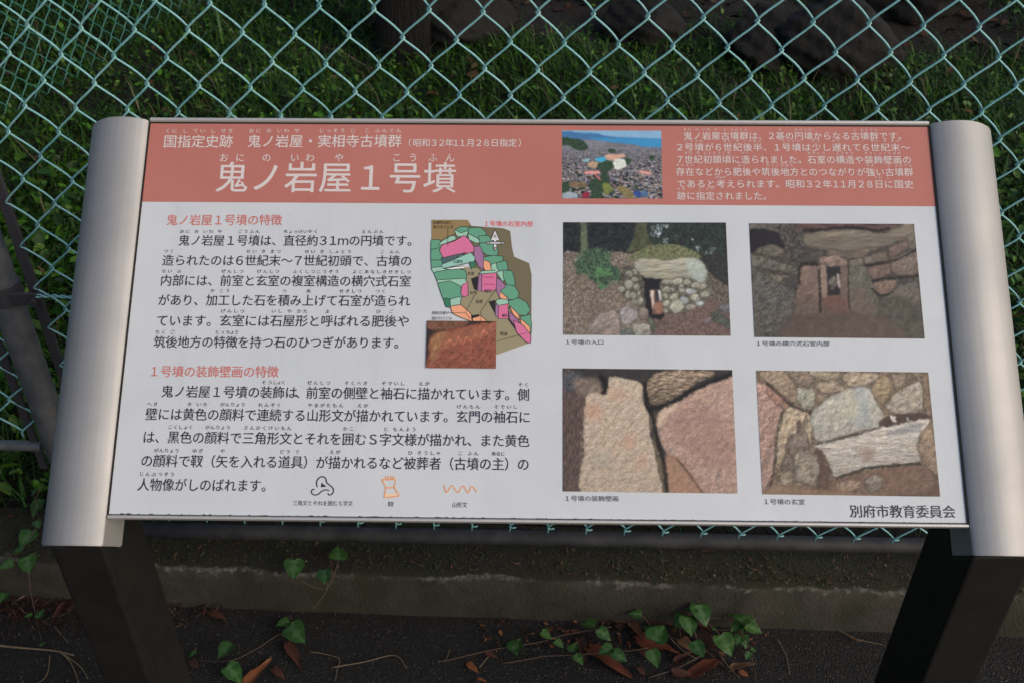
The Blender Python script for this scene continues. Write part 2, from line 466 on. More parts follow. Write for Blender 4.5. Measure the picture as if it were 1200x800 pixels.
# fence panel left of the corner post
side_f = empty('chain_link_fence', FP(-0.85, 0.02, -1.0), 'short piece of chain link fence left of the grey corner post', 'fence')
_, hb = on_fence(25, 507, 0.02)
sb2, _ = on_fence(27, 480, 0.02)
flatbar(27, 480, 0.015, 0.006, 1.6, 0.29, side_f, 0.024)
org = FP(0, 0.02, hb) ; nrow = 20
s_k, _ = on_fence(25, 505, 0.02)
for j in range(-16, 1):
    org2 = FO + FY * 0.02 + FX * (s_k - 0.0) + np.array([0, 0, hb + nrow * FB / 2])
    if j > -1: continue
    P = zig_wire(j + 1, nrow, org2, FX, FY, FA, FB, seed=5)
    e = np.array(P[-1]); P += [e + np.array([0.0, 0, -0.010])]
    V, F = tube(P, 0.0018, 6); mesh('wire', V, F, M['wire'], side_f, smooth=True)
s0, h0 = on_fence(0, 521, 0.02); s1, h1 = on_fence(58, 523, 0.02)
A, B = FP(s0, 0.02, h0), FP(s1, 0.02, h1)
V, F = tube([A + (B - A) * t for t in np.linspace(-6, 0.85, 6)], 0.0095, 16)
mesh('bottom_rail', V, F, M['pipe'], side_f)

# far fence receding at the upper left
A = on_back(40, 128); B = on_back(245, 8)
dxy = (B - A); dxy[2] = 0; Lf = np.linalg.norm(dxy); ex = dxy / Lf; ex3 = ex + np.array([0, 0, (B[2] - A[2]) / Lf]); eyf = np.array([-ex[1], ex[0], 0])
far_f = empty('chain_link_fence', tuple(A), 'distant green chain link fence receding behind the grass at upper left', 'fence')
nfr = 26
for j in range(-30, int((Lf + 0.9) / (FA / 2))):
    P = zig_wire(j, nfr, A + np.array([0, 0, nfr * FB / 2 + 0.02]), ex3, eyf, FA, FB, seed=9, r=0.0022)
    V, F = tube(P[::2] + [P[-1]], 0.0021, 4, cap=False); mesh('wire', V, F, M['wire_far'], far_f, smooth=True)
for t_ in (-0.3, 1.45):
    pp = A + ex3 * Lf * t_
    V, F = tube([pp + np.array([0, 0, -0.1]), pp + np.array([0, 0, 1.02])], 0.02, 12); mesh('fence_post', V, F, M['pipe'], far_f, smooth=True)

# ================================================================== SIGN
SY, SR, ST = -0.01854, 0.00453, 0.83655
P0 = np.array([-0.44475, 1.09893, 1.46 - 0.43615])
PW, PH = 0.95, 0.47251
_up = np.array([0, math.sin(ST), math.cos(ST)]); _X = np.array([1.0, 0, 0])
_Xr = _X * math.cos(SR) + _up * math.sin(SR); _ur = _up * math.cos(SR) - _X * math.sin(SR)
Zr = np.array([[math.cos(SY), -math.sin(SY), 0], [math.sin(SY), math.cos(SY), 0], [0, 0, 1]])
PU = Zr @ _Xr; PV = -(Zr @ _ur); PN = np.cross(PV, PU); PN = -PN if PN[2] < 0 else PN
def PP(u, v, w=0.0): return P0 + PU * u + PV * v + PN * w
def px2uv(x, y):
    d = ray(x, y); t = ((P0 - CAM) @ PN) / (d @ PN); q = CAM + d * t - P0
    return q @ PU, q @ PV
def px2uv_arr(X, Y):
    d = CF[None] + CR[None] * ((X - 600) / FPX)[:, None] + CU[None] * ((400 - Y) / FPX)[:, None]
    t = ((P0 - CAM) @ PN) / (d @ PN); q = CAM + d * t[:, None] - P0
    return q @ PU, q @ PV

sign = empty('information_sign', tuple(PP(PW / 2, PH) * np.array([1, 1, 0])), 'tilted information board with red header, Japanese text and photographs on two dark posts', 'sign')
def slab(name, u0, u1, v0, v1, w0, w1, mat, parent, bev=0.0):
    q = np.array([PP(u0, v0), PP(u1, v0), PP(u1, v1), PP(u0, v1)])
    V, F = prism(q, PN * w0, PN * w1)
    return fix_normals(mesh(name, V, F, mat, parent), bev, 2)
panel = slab('panel', 0.0005, PW - 0.0005, 0, PH, -0.018, 0.0, M['paper'], sign)
ua, va = px2uv(165, 238.3); ub, vb = px2uv(1096, 240.6)
hv = (va + vb) / 2
q = [PP(0.0012, 0.0012, 0.0002), PP(PW - 0.0012, 0.0012, 0.0002), PP(PW - 0.0012, hv, 0.0002), PP(0.0012, hv, 0.0002)]
header = mesh('header_band', q, [(0, 1, 2, 3)], M['red'], panel)
def frail(v0, v1):
    # small extruded rail with a rounded lip
    prof = [(v0, -0.020), (v0, 0.001), (v0 + (v1 - v0) * .25, 0.0032), (v0 + (v1 - v0) * .75, 0.0032), (v1, 0.001), (v1, -0.020)]
    q = np.array([PP(0, a, b) for a, b in prof]); V, F = prism(q, PU * 0.0008, PU * (PW - 0.0008))
    return fix_normals(mesh('frame_rail', V, F, M['rail'], sign), 0.0006, 2)
frail(-0.0062, -0.0006); frail(PH + 0.0006, PH + 0.0048)
slab('dark_gap_strip', 0.0008, PW - 0.0008, -0.0006, 0.0012, -0.01, 0.0008, M['black'], sign)
slab('dark_gap_strip', 0.0008, PW - 0.0008, PH - 0.0004, PH + 0.0006, -0.01, 0.0006, M['black'], sign)

def side_frame(left):
    sgn = -1 if left else 1
    u_in = 0.0 if left else PW
    W = 0.085 if left else 0.090
    R_ = W / 1.574; uc = R_ * 0.574; wc = 0.0022 - 0.819 * R_
    prof = [(0.0008, -0.048), (0.0008, 0.0010)]
    for i in range(0, 29):
        th = rad(-35 + 125 * i / 28)
        prof.append((max(0.0012, uc + R_ * math.sin(th)), wc + R_ * math.cos(th)))
    prof += [(W, -0.055), (0.02, -0.055)]
    v0, v1 = -0.0025, PH + 0.0345
    q = np.array([PP(u_in + sgn * a, 0, b) for a, b in prof])
    V, F = prism(q, PV * v0, PV * v1)
    o = mesh('side_frame', V, F, M['alu'], sign)
    o['label'] = ('left' if left else 'right') + ' rounded brushed aluminium side frame'
    fix_normals(o)
    bm = bmesh.new(); bm.from_mesh(o.data)
    es = [e for e in bm.edges if len(e.link_faces) == 2 and any(len(f.verts) > 6 for f in e.link_faces)]
    bmesh.ops.bevel(bm, geom=es, offset=0.0012, segments=2, affect='EDGES')
    bm.to_mesh(o.data); bm.free()
    for p in o.data.polygons: p.use_smooth = True
    md = o.modifiers.new('wn', 'WEIGHTED_NORMAL'); md.keep_sharp = True
    o.data.set_sharp_from_angle(angle=rad(35))
    # black strip painting in the shadow of the gap where the panel slides in
    s0_, s1_ = (0.0, 0.0012) if left else (PW - 0.0012, PW)
    slab('dark_gap_strip', s0_, s1_, 0.0, PH, -0.01, 0.0016, M['black'], sign)
    return o
side_frame(True); side_frame(False)

def post(left):
    u_in = 0.0 if left else PW; sgn = -1 if left else 1
    A = PP(u_in, PH + 0.036, 0.0)
    xin = A[0] + (0.0015 if left else -0.0015) * -1; W = 0.058 if left else 0.067; D = 0.096
    e0 = PP(u_in, PH + 0.0352, 0.0015); e1 = PP(u_in, PH + 0.0352, -0.0487); yf = e0[1]
    def under(y):       # z of the frame's underside at y
        b = PP(u_in, 0, -0.0485); t = (y - b[1]) / PV[1]; return (b + PV * t)[2]
    pr = [(yf, -0.05), (yf, e0[2]), (e1[1], e1[2]), (yf + D, under(yf + D) - 0.001), (yf + D, -0.05)]
    q = np.array([(xin, a, b) for a, b in pr])
    V, F = prism(q, np.zeros(3), np.array([sgn * W, 0, 0]))
    V[:, 2] += 0
    o = fix_normals(mesh('post', V, F, M['post'], sign), 0.0035, 2)
    o['label'] = ('left' if left else 'right') + ' dark brown square post'
    # aluminium cover plate joining post and frame at the back
    bk = np.array([(xin + sgn * 0.006, yf + D - 0.03, under(yf + D - 0.03) - 0.002), (xin + sgn * 0.006, yf + D + 0.035, under(yf + D + 0.035) - 0.002),
                   (xin + sgn * 0.006, yf + D + 0.035, under(yf + D + 0.035) - 0.006), (xin + sgn * 0.006, yf + D + 0.004, under(yf + D + 0.035) - 0.05), (xin + sgn * 0.006, yf + D + 0.001, under(yf + D) - 0.05)])
    V, F = prism(bk, np.zeros(3), np.array([sgn * 0.05, 0, 0]))
    fix_normals(mesh('bracket', V, F, M['rail'], sign))
post(True); post(False)

# ------------------------------------------------------------------ lettering
_gc = {}
def glyph(ch):
    if ch in _gc: return _gc[ch]
    cu = bpy.data.curves.new('g', 'FONT'); cu.body = ch; cu.size = 1.0; cu.resolution_u = 3
    ob = bpy.data.objects.new('g', cu); COL.objects.link(ob)
    dg = bpy.context.evaluated_depsgraph_get()
    me = bpy.data.meshes.new_from_object(ob.evaluated_get(dg))
    V = np.array([v.co[:] for v in me.vertices]).reshape(-1, 3)[:, :2] if len(me.vertices) else np.zeros((0, 2))
    F = [tuple(p.vertices) for p in me.polygons]
    bpy.data.objects.remove(ob); bpy.data.curves.remove(cu); bpy.data.meshes.remove(me)
    _gc[ch] = (V, F); return _gc[ch]
ADV = None
def em_scale():
    V, _ = glyph('国'); return V[:, 0].min(), V[:, 0].max(), V[:, 1].min(), V[:, 1].max()
_e = em_scale()
EM_S = 0.84 / (_e[1] - _e[0])          # normalise so 国 is .84 em wide
EM_CX = (_e[0] + _e[1]) / 2; EM_BOT = _e[2]; EM_H = (_e[3] - _e[2]) * EM_S
class Ink:
    def __init__(s, bold=0.014): s.V = []; s.F = []; s.C = []; s.n = 0; s.bold = bold; s.ctr = False
    def add(s, V3, F, col):
        V3 = np.asarray(V3); s.V.append(V3); s.F += [tuple(i + s.n for i in f) for f in F]
        s.C.append(np.tile(np.asarray(col), (len(V3), 1))); s.n += len(V3)
    def char(s, ch, u, v, eu, ev, col, w):
        """centre of the cell bottom at (u,v), cell width eu, height ev"""
        V, F = glyph(ch)
        if not len(V): return
        full = ord(ch) > 0x2000
        cx = EM_CX if full and not (ch in '（）' and s.ctr) else (V[:, 0].min() + V[:, 0].max()) / 2
        sx = EM_S * (1.0 if full else 1.12)
        if ch in '（）': sx *= 1.0
        X = (V[:, 0] - cx) * sx * eu; Y = (V[:, 1] - EM_BOT) * EM_S * ev
        if not full: Y = V[:, 1] * EM_S * 1.0 * ev + 0.0 * ev
        s.add(P0 + np.outer(u + X, PU) + np.outer(v - Y, PV) + PN * w, F, col)
        if s.bold: s.add(P0 + np.outer(u + X + s.bold * eu, PU) + np.outer(v - Y + s.bold * ev * .7, PV) + PN * (w + 0.00003), F, col)
    def build(s, name, parent, label=None):
        if not s.V: return
        me = mesh(name, np.concatenate(s.V), s.F, M['ink'], parent, colors=np.concatenate(s.C))
        if label: me['label'] = label
        return me
PRT = 1.30
DARK = lin((48, 45, 58)) * PRT; WHT = np.array([0.74, 0.68, 0.665]); REDT = lin((188, 108, 100)) * PRT
def line(text, x0, y0, x1, y1, h, col, ruby=(), name='text_line', rh=4.6, weights={}, w=0.00045, wide=None, parent=None):
    """glyph bottoms run from (x0,y0) to (x1,y1); h = glyph height in photo pixels"""
    ink = Ink(0.014 if h > 7 else 0.0); ink.ctr = bool(weights)
    ws = []
    FWD = {c: chr(ord(c) + 0xFEE0) for c in '0123456789m'}
    for i, ch in enumerate(text):
        ws.append(weights.get(i, 0.86 if ch.isascii() and ch.isdigit() else 1.0))
    tot = sum(ws); u0, v0 = px2uv(x0, y0); u1, v1 = px2uv(x1, y1)
    _, vt = px2uv((x0 + x1) / 2, (y0 + y1) / 2 - h); _, vbm = px2uv((x0 + x1) / 2, (y0 + y1) / 2)
    hm = (vbm - vt); ev = hm / EM_H
    pos = []; acc = 0
    for ch, wt in zip(text, ws):
        c = (acc + wt / 2) / tot; pos.append((acc / tot, (acc + wt) / tot)); acc += wt
        u = u0 + (u1 - u0) * c; v = v0 + (v1 - v0) * c
        cell = (u1 - u0) / tot
        eu = cell * (wide or 1.0)
        if ch in FWD: ink.char(FWD[ch], u, v, eu * (1.06 if ch != 'm' else 1.0), ev, col, w)
        elif ch != '　': ink.char(ch, u, v, eu, ev, col, w)
    for (a, b, rt) in ruby:
        ca, cb_ = pos[a][0], pos[b - 1][1]; n = len(rt)
        cell = (u1 - u0) / tot
        want = min((cb_ - ca) * (u1 - u0) * 1.04, n * cell * 0.50)
        cu_ = u0 + (u1 - u0) * (ca + cb_) / 2
        re = cell * 0.36
        for i, ch in enumerate(rt):
            uu = cu_ + (i - (n - 1) / 2) * (want / n)
            cc = (uu - u0) / (u1 - u0)
            vv = v0 + (v1 - v0) * cc - hm * 1.22
            ink.char(ch, uu, vv, re * 1.1, ev * 0.34, col, w)
    return ink.build(name, parent or panel)

line('国指定史跡　鬼ノ岩屋・実相寺古墳群', 190.5, 173.3, 470.5, 172.8, 14, WHT,
     [(0, 1, 'くに'), (1, 2, 'し'), (2, 3, 'てい'), (3, 4, 'し'), (4, 5, 'せき'), (6, 7, 'おに'), (7, 8, 'の'), (8, 9, 'いわ'), (9, 10, 'や'), (11, 12, 'じっ'), (12, 13, 'そう'), (13, 14, 'じ'), (14, 15, 'こ'), (15, 16, 'ふん'), (16, 17, 'ぐん')], name='header_text')
line('（昭和32年11月28日指定）', 477, 172.2, 612, 172.3, 8.6, WHT, name='header_text', weights={0: .6, 5: .86, 6: .6, 14: .6})
line('鬼ノ岩屋１号墳', 250, 225.2, 535, 225.8, 33.5, WHT, name='title_text', wide=0.98)
ink = Ink()
for ch, x in zip('おにのいわやこうふん', (262, 281, 312, 345, 363, 397, 464.5, 484, 507, 527)):
    u, v = px2uv(x, 190); _, v2 = px2uv(x, 180.5); du, _ = px2uv(x + 11, 190)
    ink.char(ch, u, v, du - u, (v - v2) / EM_H, WHT, 0.00045)
ink.build('title_text', panel)
line('鬼ノ岩屋１号墳の特徴', 194.5, 264.3, 330.5, 264.3, 12, REDT, name='heading_text')
line('鬼ノ岩屋１号墳は、直径約31mの円墳です。', 208.5, 288.3, 491, 288.6, 12, DARK, [(0, 1, 'おに'), (1, 2, 'の'), (2, 3, 'いわ'), (3, 4, 'や'), (5, 6, 'ごう'), (6, 7, 'ふん'), (9, 11, 'ちょっけい'), (11, 12, 'やく'), (16, 17, 'えん'), (17, 18, 'ぷん')], weights={12: .85, 13: .8, 14: .95})
line('造られたのは6世紀末～7世紀初頭で、古墳の', 189.5, 311.6, 483, 312.4, 12.2, DARK, [(0, 1, 'つく'), (7, 8, 'せい'), (8, 9, 'き'), (9, 10, 'まつ'), (12, 13, 'せい'), (13, 14, 'き'), (14, 15, 'しょ'), (15, 16, 'とう'), (18, 19, 'こ'), (19, 20, 'ふん')])
line('内部には、前室と玄室の複室構造の横穴式石室', 187.3, 335.2, 481.8, 336.3, 12.4, DARK, [(0, 1, 'ない'), (1, 2, 'ぶ'), (5, 6, 'ぜん'), (6, 7, 'しつ'), (8, 9, 'げん'), (9, 10, 'しつ'), (11, 12, 'ふく'), (12, 13, 'しつ'), (13, 14, 'こう'), (14, 15, 'ぞう'), (16, 17, 'よこ'), (17, 18, 'あな'), (18, 19, 'しき'), (19, 20, 'せき'), (20, 21, 'しつ')])
line('があり、加工した石を積み上げて石室が造られ', 184.5, 358.3, 480.8, 359.3, 12.6, DARK, [(4, 5, 'か'), (5, 6, 'こう'), (10, 11, 'つ'), (12, 13, 'あ'), (15, 16, 'せき'), (16, 17, 'しつ'), (18, 19, 'つく')])
line('ています。玄室には石屋形と呼ばれる肥後や', 182.3, 382.3, 480, 383.2, 12.8, DARK, [(5, 6, 'げん'), (6, 7, 'しつ'), (9, 10, 'いし'), (10, 11, 'や'), (11, 12, 'かた'), (13, 14, 'よ'), (17, 18, 'ひ'), (18, 19, 'ご')])
line('筑後地方の特徴を持つ石のひつぎがあります。', 179.5, 407.2, 476, 408.3, 13, DARK, [(0, 1, 'ちく'), (1, 2, 'ご'), (5, 6, 'とく'), (6, 7, 'ちょう')])
line('１号墳の装飾壁画の特徴', 173.5, 441.3, 326.5, 441.8, 12.6, REDT, name='heading_text')
line('鬼ノ岩屋１号墳の装飾は、前室の側壁と袖石に描かれています。側', 188.5, 465, 620.8, 469, 13.4, DARK, [(8, 9, 'そう'), (9, 10, 'しょく'), (12, 13, 'ぜん'), (13, 14, 'しつ'), (15, 16, 'そく'), (16, 17, 'へき'), (18, 19, 'そで'), (19, 20, 'いし'), (21, 22, 'えが'), (29, 30, 'そく')], weights={11: .7})
line('壁には黄色の顔料で連続する山形文が描かれています。玄門の袖石に', 169.8, 491.6, 622, 495.4, 13.5, DARK, [(0, 1, 'へき'), (3, 4, 'き'), (4, 5, 'いろ'), (6, 8, 'がんりょう'), (9, 10, 'れん'), (10, 11, 'ぞく'), (13, 14, 'やま'), (14, 15, 'がた'), (15, 16, 'もん'), (17, 18, 'えが'), (25, 26, 'げん'), (26, 27, 'もん'), (28, 29, 'そで'), (29, 30, 'いし')])
line('は、黒色の顔料で三角形文とそれを囲むＳ字文様が描かれ、また黄色', 166.5, 518.6, 620.8, 523.2, 13.7, DARK, [(2, 4, 'こくしょく'), (5, 7, 'がんりょう'), (8, 9, 'さん'), (9, 10, 'かく'), (10, 11, 'けい'), (11, 12, 'もん'), (16, 17, 'かこ'), (19, 20, 'じ'), (20, 21, 'もん'), (21, 22, 'よう')])
line('の顔料で靫（矢を入れる道具）が描かれるなど被葬者（古墳の主）の', 164.3, 546.4, 620.6, 550.8, 13.9, DARK, [(1, 3, 'がんりょう'), (4, 5, 'ゆぎ'), (6, 7, 'や'), (11, 12, 'どう'), (12, 13, 'ぐ'), (15, 16, 'えが'), (21, 22, 'ひ'), (22, 23, 'そう'), (23, 24, 'しゃ'), (25, 26, 'こ'), (26, 27, 'ふん'), (28, 29, 'あるじ')])
line('人物像がしのばれます。', 160.5, 574.4, 320.5, 575.8, 14, DARK, [(0, 1, 'じん'), (1, 2, 'ぶつ'), (2, 3, 'ぞう')])
HW = 0.97
line('鬼ノ岩屋古墳群は、2基の円墳からなる古墳群です。', 800.5, 164, 1063, 164.4, 8.6, WHT, [(0, 1, 'おに'), (1, 2, 'の'), (2, 3, 'いわ'), (3, 4, 'や'), (4, 5, 'こ'), (5, 7, 'ふんぐん'), (10, 11, 'き'), (12, 14, 'えんふん'), (18, 19, 'こ'), (19, 21, 'ふんぐん')], wide=HW)
line('2号墳が6世紀後半、1号墳は少し遅れて6世紀末～', 791.5, 177.4, 1067, 177.8, 8.7, WHT, [(1, 3, 'ごうふん'), (5, 6, 'せい'), (6, 7, 'き'), (7, 8, 'こう'), (8, 9, 'はん'), (11, 13, 'ごうふん'), (14, 15, 'すこ'), (16, 17, 'おく'), (20, 21, 'せい'), (21, 22, 'き'), (22, 23, 'まつ')], wide=HW)
line('7世紀初頭頃に造られました。石室の構造や装飾壁画の', 792, 191.8, 1068.5, 192.4, 8.9, WHT, [(1, 2, 'せい'), (2, 3, 'き'), (3, 4, 'しょ'), (4, 5, 'とう'), (5, 6, 'ころ'), (7, 8, 'つく'), (14, 16, 'せきしつ'), (17, 19, 'こうぞう'), (20, 24, 'そうしょくへきが')], wide=HW)
line('存在などから肥後や筑後地方とのつながりが強い古墳群', 791.8, 206.2, 1070.5, 206.8, 9, WHT, [(0, 2, 'そんざい'), (6, 8, 'ひご'), (9, 13, 'ちくごちほう'), (20, 21, 'つよ'), (22, 23, 'こ'), (23, 25, 'ふんぐん')], wide=HW)
line('であると考えられます。昭和32年11月28日に国史', 792.5, 220.4, 1071, 221, 9, WHT, [(4, 5, 'かんが'), (21, 22, 'くに'), (22, 23, 'し')], wide=HW, weights={16: .75, 17: .75})
line('跡に指定されました。', 793, 234.4, 905, 234.8, 9, WHT, [(0, 1, 'せき'), (2, 3, 'し'), (3, 4, 'てい')], wide=HW)
line('１号墳の入口', 661.5, 403.6, 708, 403.9, 5.6, DARK, name='caption_text')
line('１号墳の横穴式石室内部', 885, 405.3, 972.5, 405.8, 5.8, DARK, name='caption_text')
line('１号墳の装飾壁画', 660.8, 586.6, 725.3, 587, 6.2, DARK, name='caption_text')
line('１号墳の玄室', 894, 590.6, 943.7, 591, 6.4, DARK, name='caption_text')
line('別府市教育委員会', 996, 605.6, 1120.5, 606.4, 14, DARK, name='signature_text')
line('三角文とそれを囲むＳ字文', 342.8, 591.6, 413.6, 592.4, 5.6, DARK, name='caption_text')
line('靫', 454.4, 593, 461.4, 593, 5.6, DARK, name='caption_text')
line('山形文', 529.6, 594, 547.8, 594.2, 6, DARK, name='caption_text')

def ribbon(ink, pts, wpx, col, w=0.0005, closed=False):
    P = np.array(pts, float)
    if closed: P = np.vstack([P, P[:1]])
    n = len(P)
    T = np.gradient(P, axis=0); T /= np.linalg.norm(T, axis=1)[:, None] + 1e-9
    Nn = np.stack([-T[:, 1], T[:, 0]], 1)
    wv = np.full(n, wpx / 2) if np.isscalar(wpx) else np.asarray(wpx) / 2
    A = P + Nn * wv[:, None]; B = P - Nn * wv[:, None]
    Q = np.vstack([A, B]); u, v = px2uv_arr(Q[:, 0], Q[:, 1])
    V = P0 + np.outer(u, PU) + np.outer(v, PV) + PN * w
    ink.add(V, [(i, i + 1, n + i + 1, n + i) for i in range(n - 1)], col)
def smooth_path(pts, n=6, closed=False):
    P = np.array(pts, float); m = len(P); out = []
    rng_ = range(m if closed else m - 1)
    for i in rng_:
        p0 = P[(i - 1) % m] if closed or i > 0 else P[i]; p1 = P[i]; p2 = P[(i + 1) % m]
        p3 = P[(i + 2) % m] if closed or i + 2 < m else p2
        for t in np.arange(n) / n:
            out.append(0.5 * ((2 * p1) + (-p0 + p2) * t + (2 * p0 - 5 * p1 + 4 * p2 - p3) * t * t + (-p0 + 3 * p1 - 3 * p2 + p3) * t ** 3))
    if not closed: out.append(P[-1])
    return np.array(out)
def fillpoly(ink, pts, col, w):
    P = np.array(pts, float); u, v = px2uv_arr(P[:, 0], P[:, 1])
    V = P0 + np.outer(u, PU) + np.outer(v, PV) + PN * w
    ink.add(V, [tuple(range(len(P)))], col)
Z8 = lambda L: [(320 + a / 4.615, 540 + b / 4.615) for a, b in L]
ink = Ink()
ribbon(ink, smooth_path(Z8([(240, 140), (236, 112), (250, 90), (268, 83), (285, 92), (291, 114), (306, 128), (322, 142), (328, 160), (318, 178), (303, 181), (297, 172)]), 5), 1.35, DARK)
ribbon(ink, smooth_path(Z8([(226, 150), (211, 156), (210, 172), (226, 182), (246, 178), (262, 163), (284, 154), (305, 158)]), 5), 1.3, DARK)
fillpoly(ink, Z8([(264, 116), (290, 136), (259, 140)]), DARK, 0.0005)
ink.build('emblem', panel, 'black three-armed S pattern drawing')
OR = lin((222, 150, 92)) * PRT; ORL = lin((226, 190, 150)) * PRT
ink = Ink()
for pth in ([(590, 98), (628, 100), (664, 98), (660, 120), (655, 141), (632, 143), (612, 142), (600, 120), (590, 98)], [(612, 142), (606, 170), (600, 196), (640, 194), (684, 186), (672, 165), (655, 142)],
            [(611, 97), (612, 80)], [(624, 97), (625, 78)], [(638, 97), (640, 80)], [(650, 97), (655, 79)]):
    ribbon(ink, Z8(pth), 1.35, OR)
fillpoly(ink, Z8([(603, 190), (678, 182), (674, 172), (607, 178)]), ORL, 0.0004)
ink.build('emblem', panel, 'orange quiver drawing')
ink = Ink()
ribbon(ink, smooth_path(Z8([(924, 128), (936, 166), (948, 160), (970, 131), (1001, 169), (1028, 131), (1056, 171), (1075, 134), (1103, 166)]), 3), 1.2, OR)
ink.build('emblem', panel, 'orange zigzag mountain pattern drawing')

# dirt along the bottom edge and small marks on the sheet
ink = Ink(); rg = random.Random(4)
for i in range(120):
    x = 130 + rg.random() * 1000; yb = 601.2 + (x - 126) / 1008 * 11.6
    a = rg.random() * 5 + 1; hh_ = rg.random() * 0.7 + 0.2
    c = lin((95, 88, 80)) * 1.2 if rg.random() < 0.6 else lin((150, 140, 128)) * 1.2
    fillpoly(ink, [(x, yb + .6), (x + a, yb + .6), (x + a * .8, yb - hh_ * .6), (x + a * .4, yb - hh_), (x + a * .1, yb - hh_ * .5)], c, 0.00035)
for i in range(90):
    x = 185 + rg.random() * 900; y = 160 + rg.random() * 430; a = 0.35 + rg.random() * 0.5
    if 250 < x < 1090 and rg.random() < 0.55: continue
    fillpoly(ink, [(x, y), (x + a, y + a * .3), (x + a * .7, y + a), (x - a * .2, y + a * .6)], lin((110, 100, 96)), 0.0006)
tag(ink.build('dirt_specks', panel), kind='stuff')

# ------------------------------------------------------------------ painted prints
class Canvas:
    def __init__(s, quad, ox, oy, sc, res=1.7, seed=0):
        """quad: photo px corners TL,TR,BR,BL; polygons given in zoom coords (ox,oy,sc)"""
        s.sat = 0.74; s.q = np.array(quad, float); s.o = (ox, oy, sc); s.seed = seed
        w = np.linalg.norm(s.q[1] - s.q[0]); h = np.linalg.norm(s.q[3] - s.q[0])
        s.nx, s.ny = int(w * res), int(h * res)
        a, b = np.meshgrid(np.linspace(0, 1, s.nx), np.linspace(0, 1, s.ny))
        uv = [px2uv(*p) for p in s.q]; uv = np.array(uv); s.uv = uv
        s.U = (uv[0, 0] * (1 - a) + uv[1, 0] * a) * (1 - b) + (uv[3, 0] * (1 - a) + uv[2, 0] * a) * b
        s.Vv = (uv[0, 1] * (1 - a) + uv[1, 1] * a) * (1 - b) + (uv[3, 1] * (1 - a) + uv[2, 1] * a) * b
        P = P0 + s.U[..., None] * PU + s.Vv[..., None] * PV
        d = P - CAM; z = d @ CF
        s.X = ((600 + FPX * (d @ CR) / z) - ox) * sc; s.Y = ((400 - FPX * (d @ CU) / z) - oy) * sc
        s.C = np.zeros((s.ny, s.nx, 3)); s.k = 0
    def noise(s, size, octs=4, asp=1.0):
        s.k += 1
        c = (max(2, s.ny / (size * 1.0)), max(2, s.nx / (size * asp)))
        return fbm((s.ny, s.nx), c, s.seed + s.k * 31, octs)
    def blur(s, A, r):
        for ax in (0, 1):
            for _ in range(2):
                kz = 2 * r + 1; pad = [(0, 0)] * A.ndim; pad[ax] = (r + 1, r)
                c = np.cumsum(np.pad(A, pad, mode='edge'), axis=ax)
                A = (np.take(c, range(kz, c.shape[ax]), ax) - np.take(c, range(0, c.shape[ax] - kz), ax)) / kz
        return A
    def mask(s, pts, wob=3.0, smooth=True):
        P = smooth_path(pts, 3, True) if smooth else np.array(pts, float)
        X, Y = s.X, s.Y
        if wob:
            X = X + (s.noise(9, 4) - 0.5) * wob * 9; Y = Y + (s.noise(9, 4) - 0.5) * wob * 9
        ins = np.zeros(X.shape, bool); n = len(P); j = n - 1
        for i in range(n):
            xi, yi = P[i]; xj, yj = P[j]
            if yi != yj: ins ^= ((yi > Y) != (yj > Y)) & (X < (xj - xi) * (Y - yi) / (yj - yi) + xi)
            j = i
        return ins.astype(float)
    def emboss(s, size, asp=1.0):
        H = s.noise(size * 1.6, 6, asp); H = H + 0.25 * np.abs(s.noise(size, 4, asp) - 0.5)
        gy, gx = np.gradient(H); e = -(gy * 0.8 + gx * 0.6)
        return np.clip(e / (np.std(e) + 1e-9) / 2.2, -1.3, 1.3)
    def put(s, mk, col, amp=0.15, size=8, asp=1.0, a=1.0):
        c = np.asarray(col, float); nz = (s.noise(size, 4, asp) - 0.5) * 2
        hf = (s.noise(2, 2) - 0.5) * 2
        layer = c[None, None] * (1 + amp * 1.2 * nz + amp * 0.3 * hf + amp * 0.55 * s.emboss(size, asp))[..., None]
        tint = (s.noise(size * 2.5, 3) - 0.5)[..., None] * np.array([8, 2, -7]) * (amp * 5)
        s.C = s.C * (1 - a * mk[..., None]) + np.clip(layer + tint * (np.mean(c) / 120), 0, 255) * a * mk[..., None]
    def fill(s, col, amp=0.2, size=10, asp=1.0): s.put(np.ones(s.X.shape), col, amp, size, asp)
    def poly(s, pts, col, amp=0.18, size=8, asp=1.0, soft=1, wob=2.0, smooth=True, a=1.0):
        mk = s.mask(pts, wob, smooth)
        if soft: mk = s.blur(mk, soft)
        s.put(mk, col, amp, size, asp, a)
    def stone(s, pts, col, edge=0.5, rim=4, amp=0.2, size=9, asp=1.0, top=0.15, wob=2.0):
        """printed picture of a rock: darker outline, lit upper side"""
        mk = s.mask(pts, wob * 1.2, len(pts) > 8); b = s.blur(mk, rim)
        core = np.clip((b - 0.5) * 2.2, 0, 1) ** 0.6; edge = 0.4 + edge * 0.6
        Ys = s.Y; ys = Ys[mk > 0.5]
        if not len(ys): return
        gy = np.clip((Ys - ys.min()) / (np.ptp(ys) + 1e-6), 0, 1)
        c = np.asarray(col, float); nz = (s.noise(size, 5, asp) - 0.5) * 2; hf = (s.noise(2, 2) - 0.5) * 2
        L = (edge + (1 - edge) * core) * (1 + top * (0.5 - gy)) * (1 + amp * 1.3 * nz + amp * 0.2 * hf + amp * 1.15 * s.emboss(size, asp))
        tint = (s.noise(size * 2, 3) - 0.5)[..., None] * np.array([12, 3, -8])
        lay = np.clip(c[None, None] * L[..., None] + tint * (np.mean(c) / 120), 0, 255)
        m1 = s.blur(mk, 1)[..., None]
        s.C = s.C * (1 - m1) + lay * m1
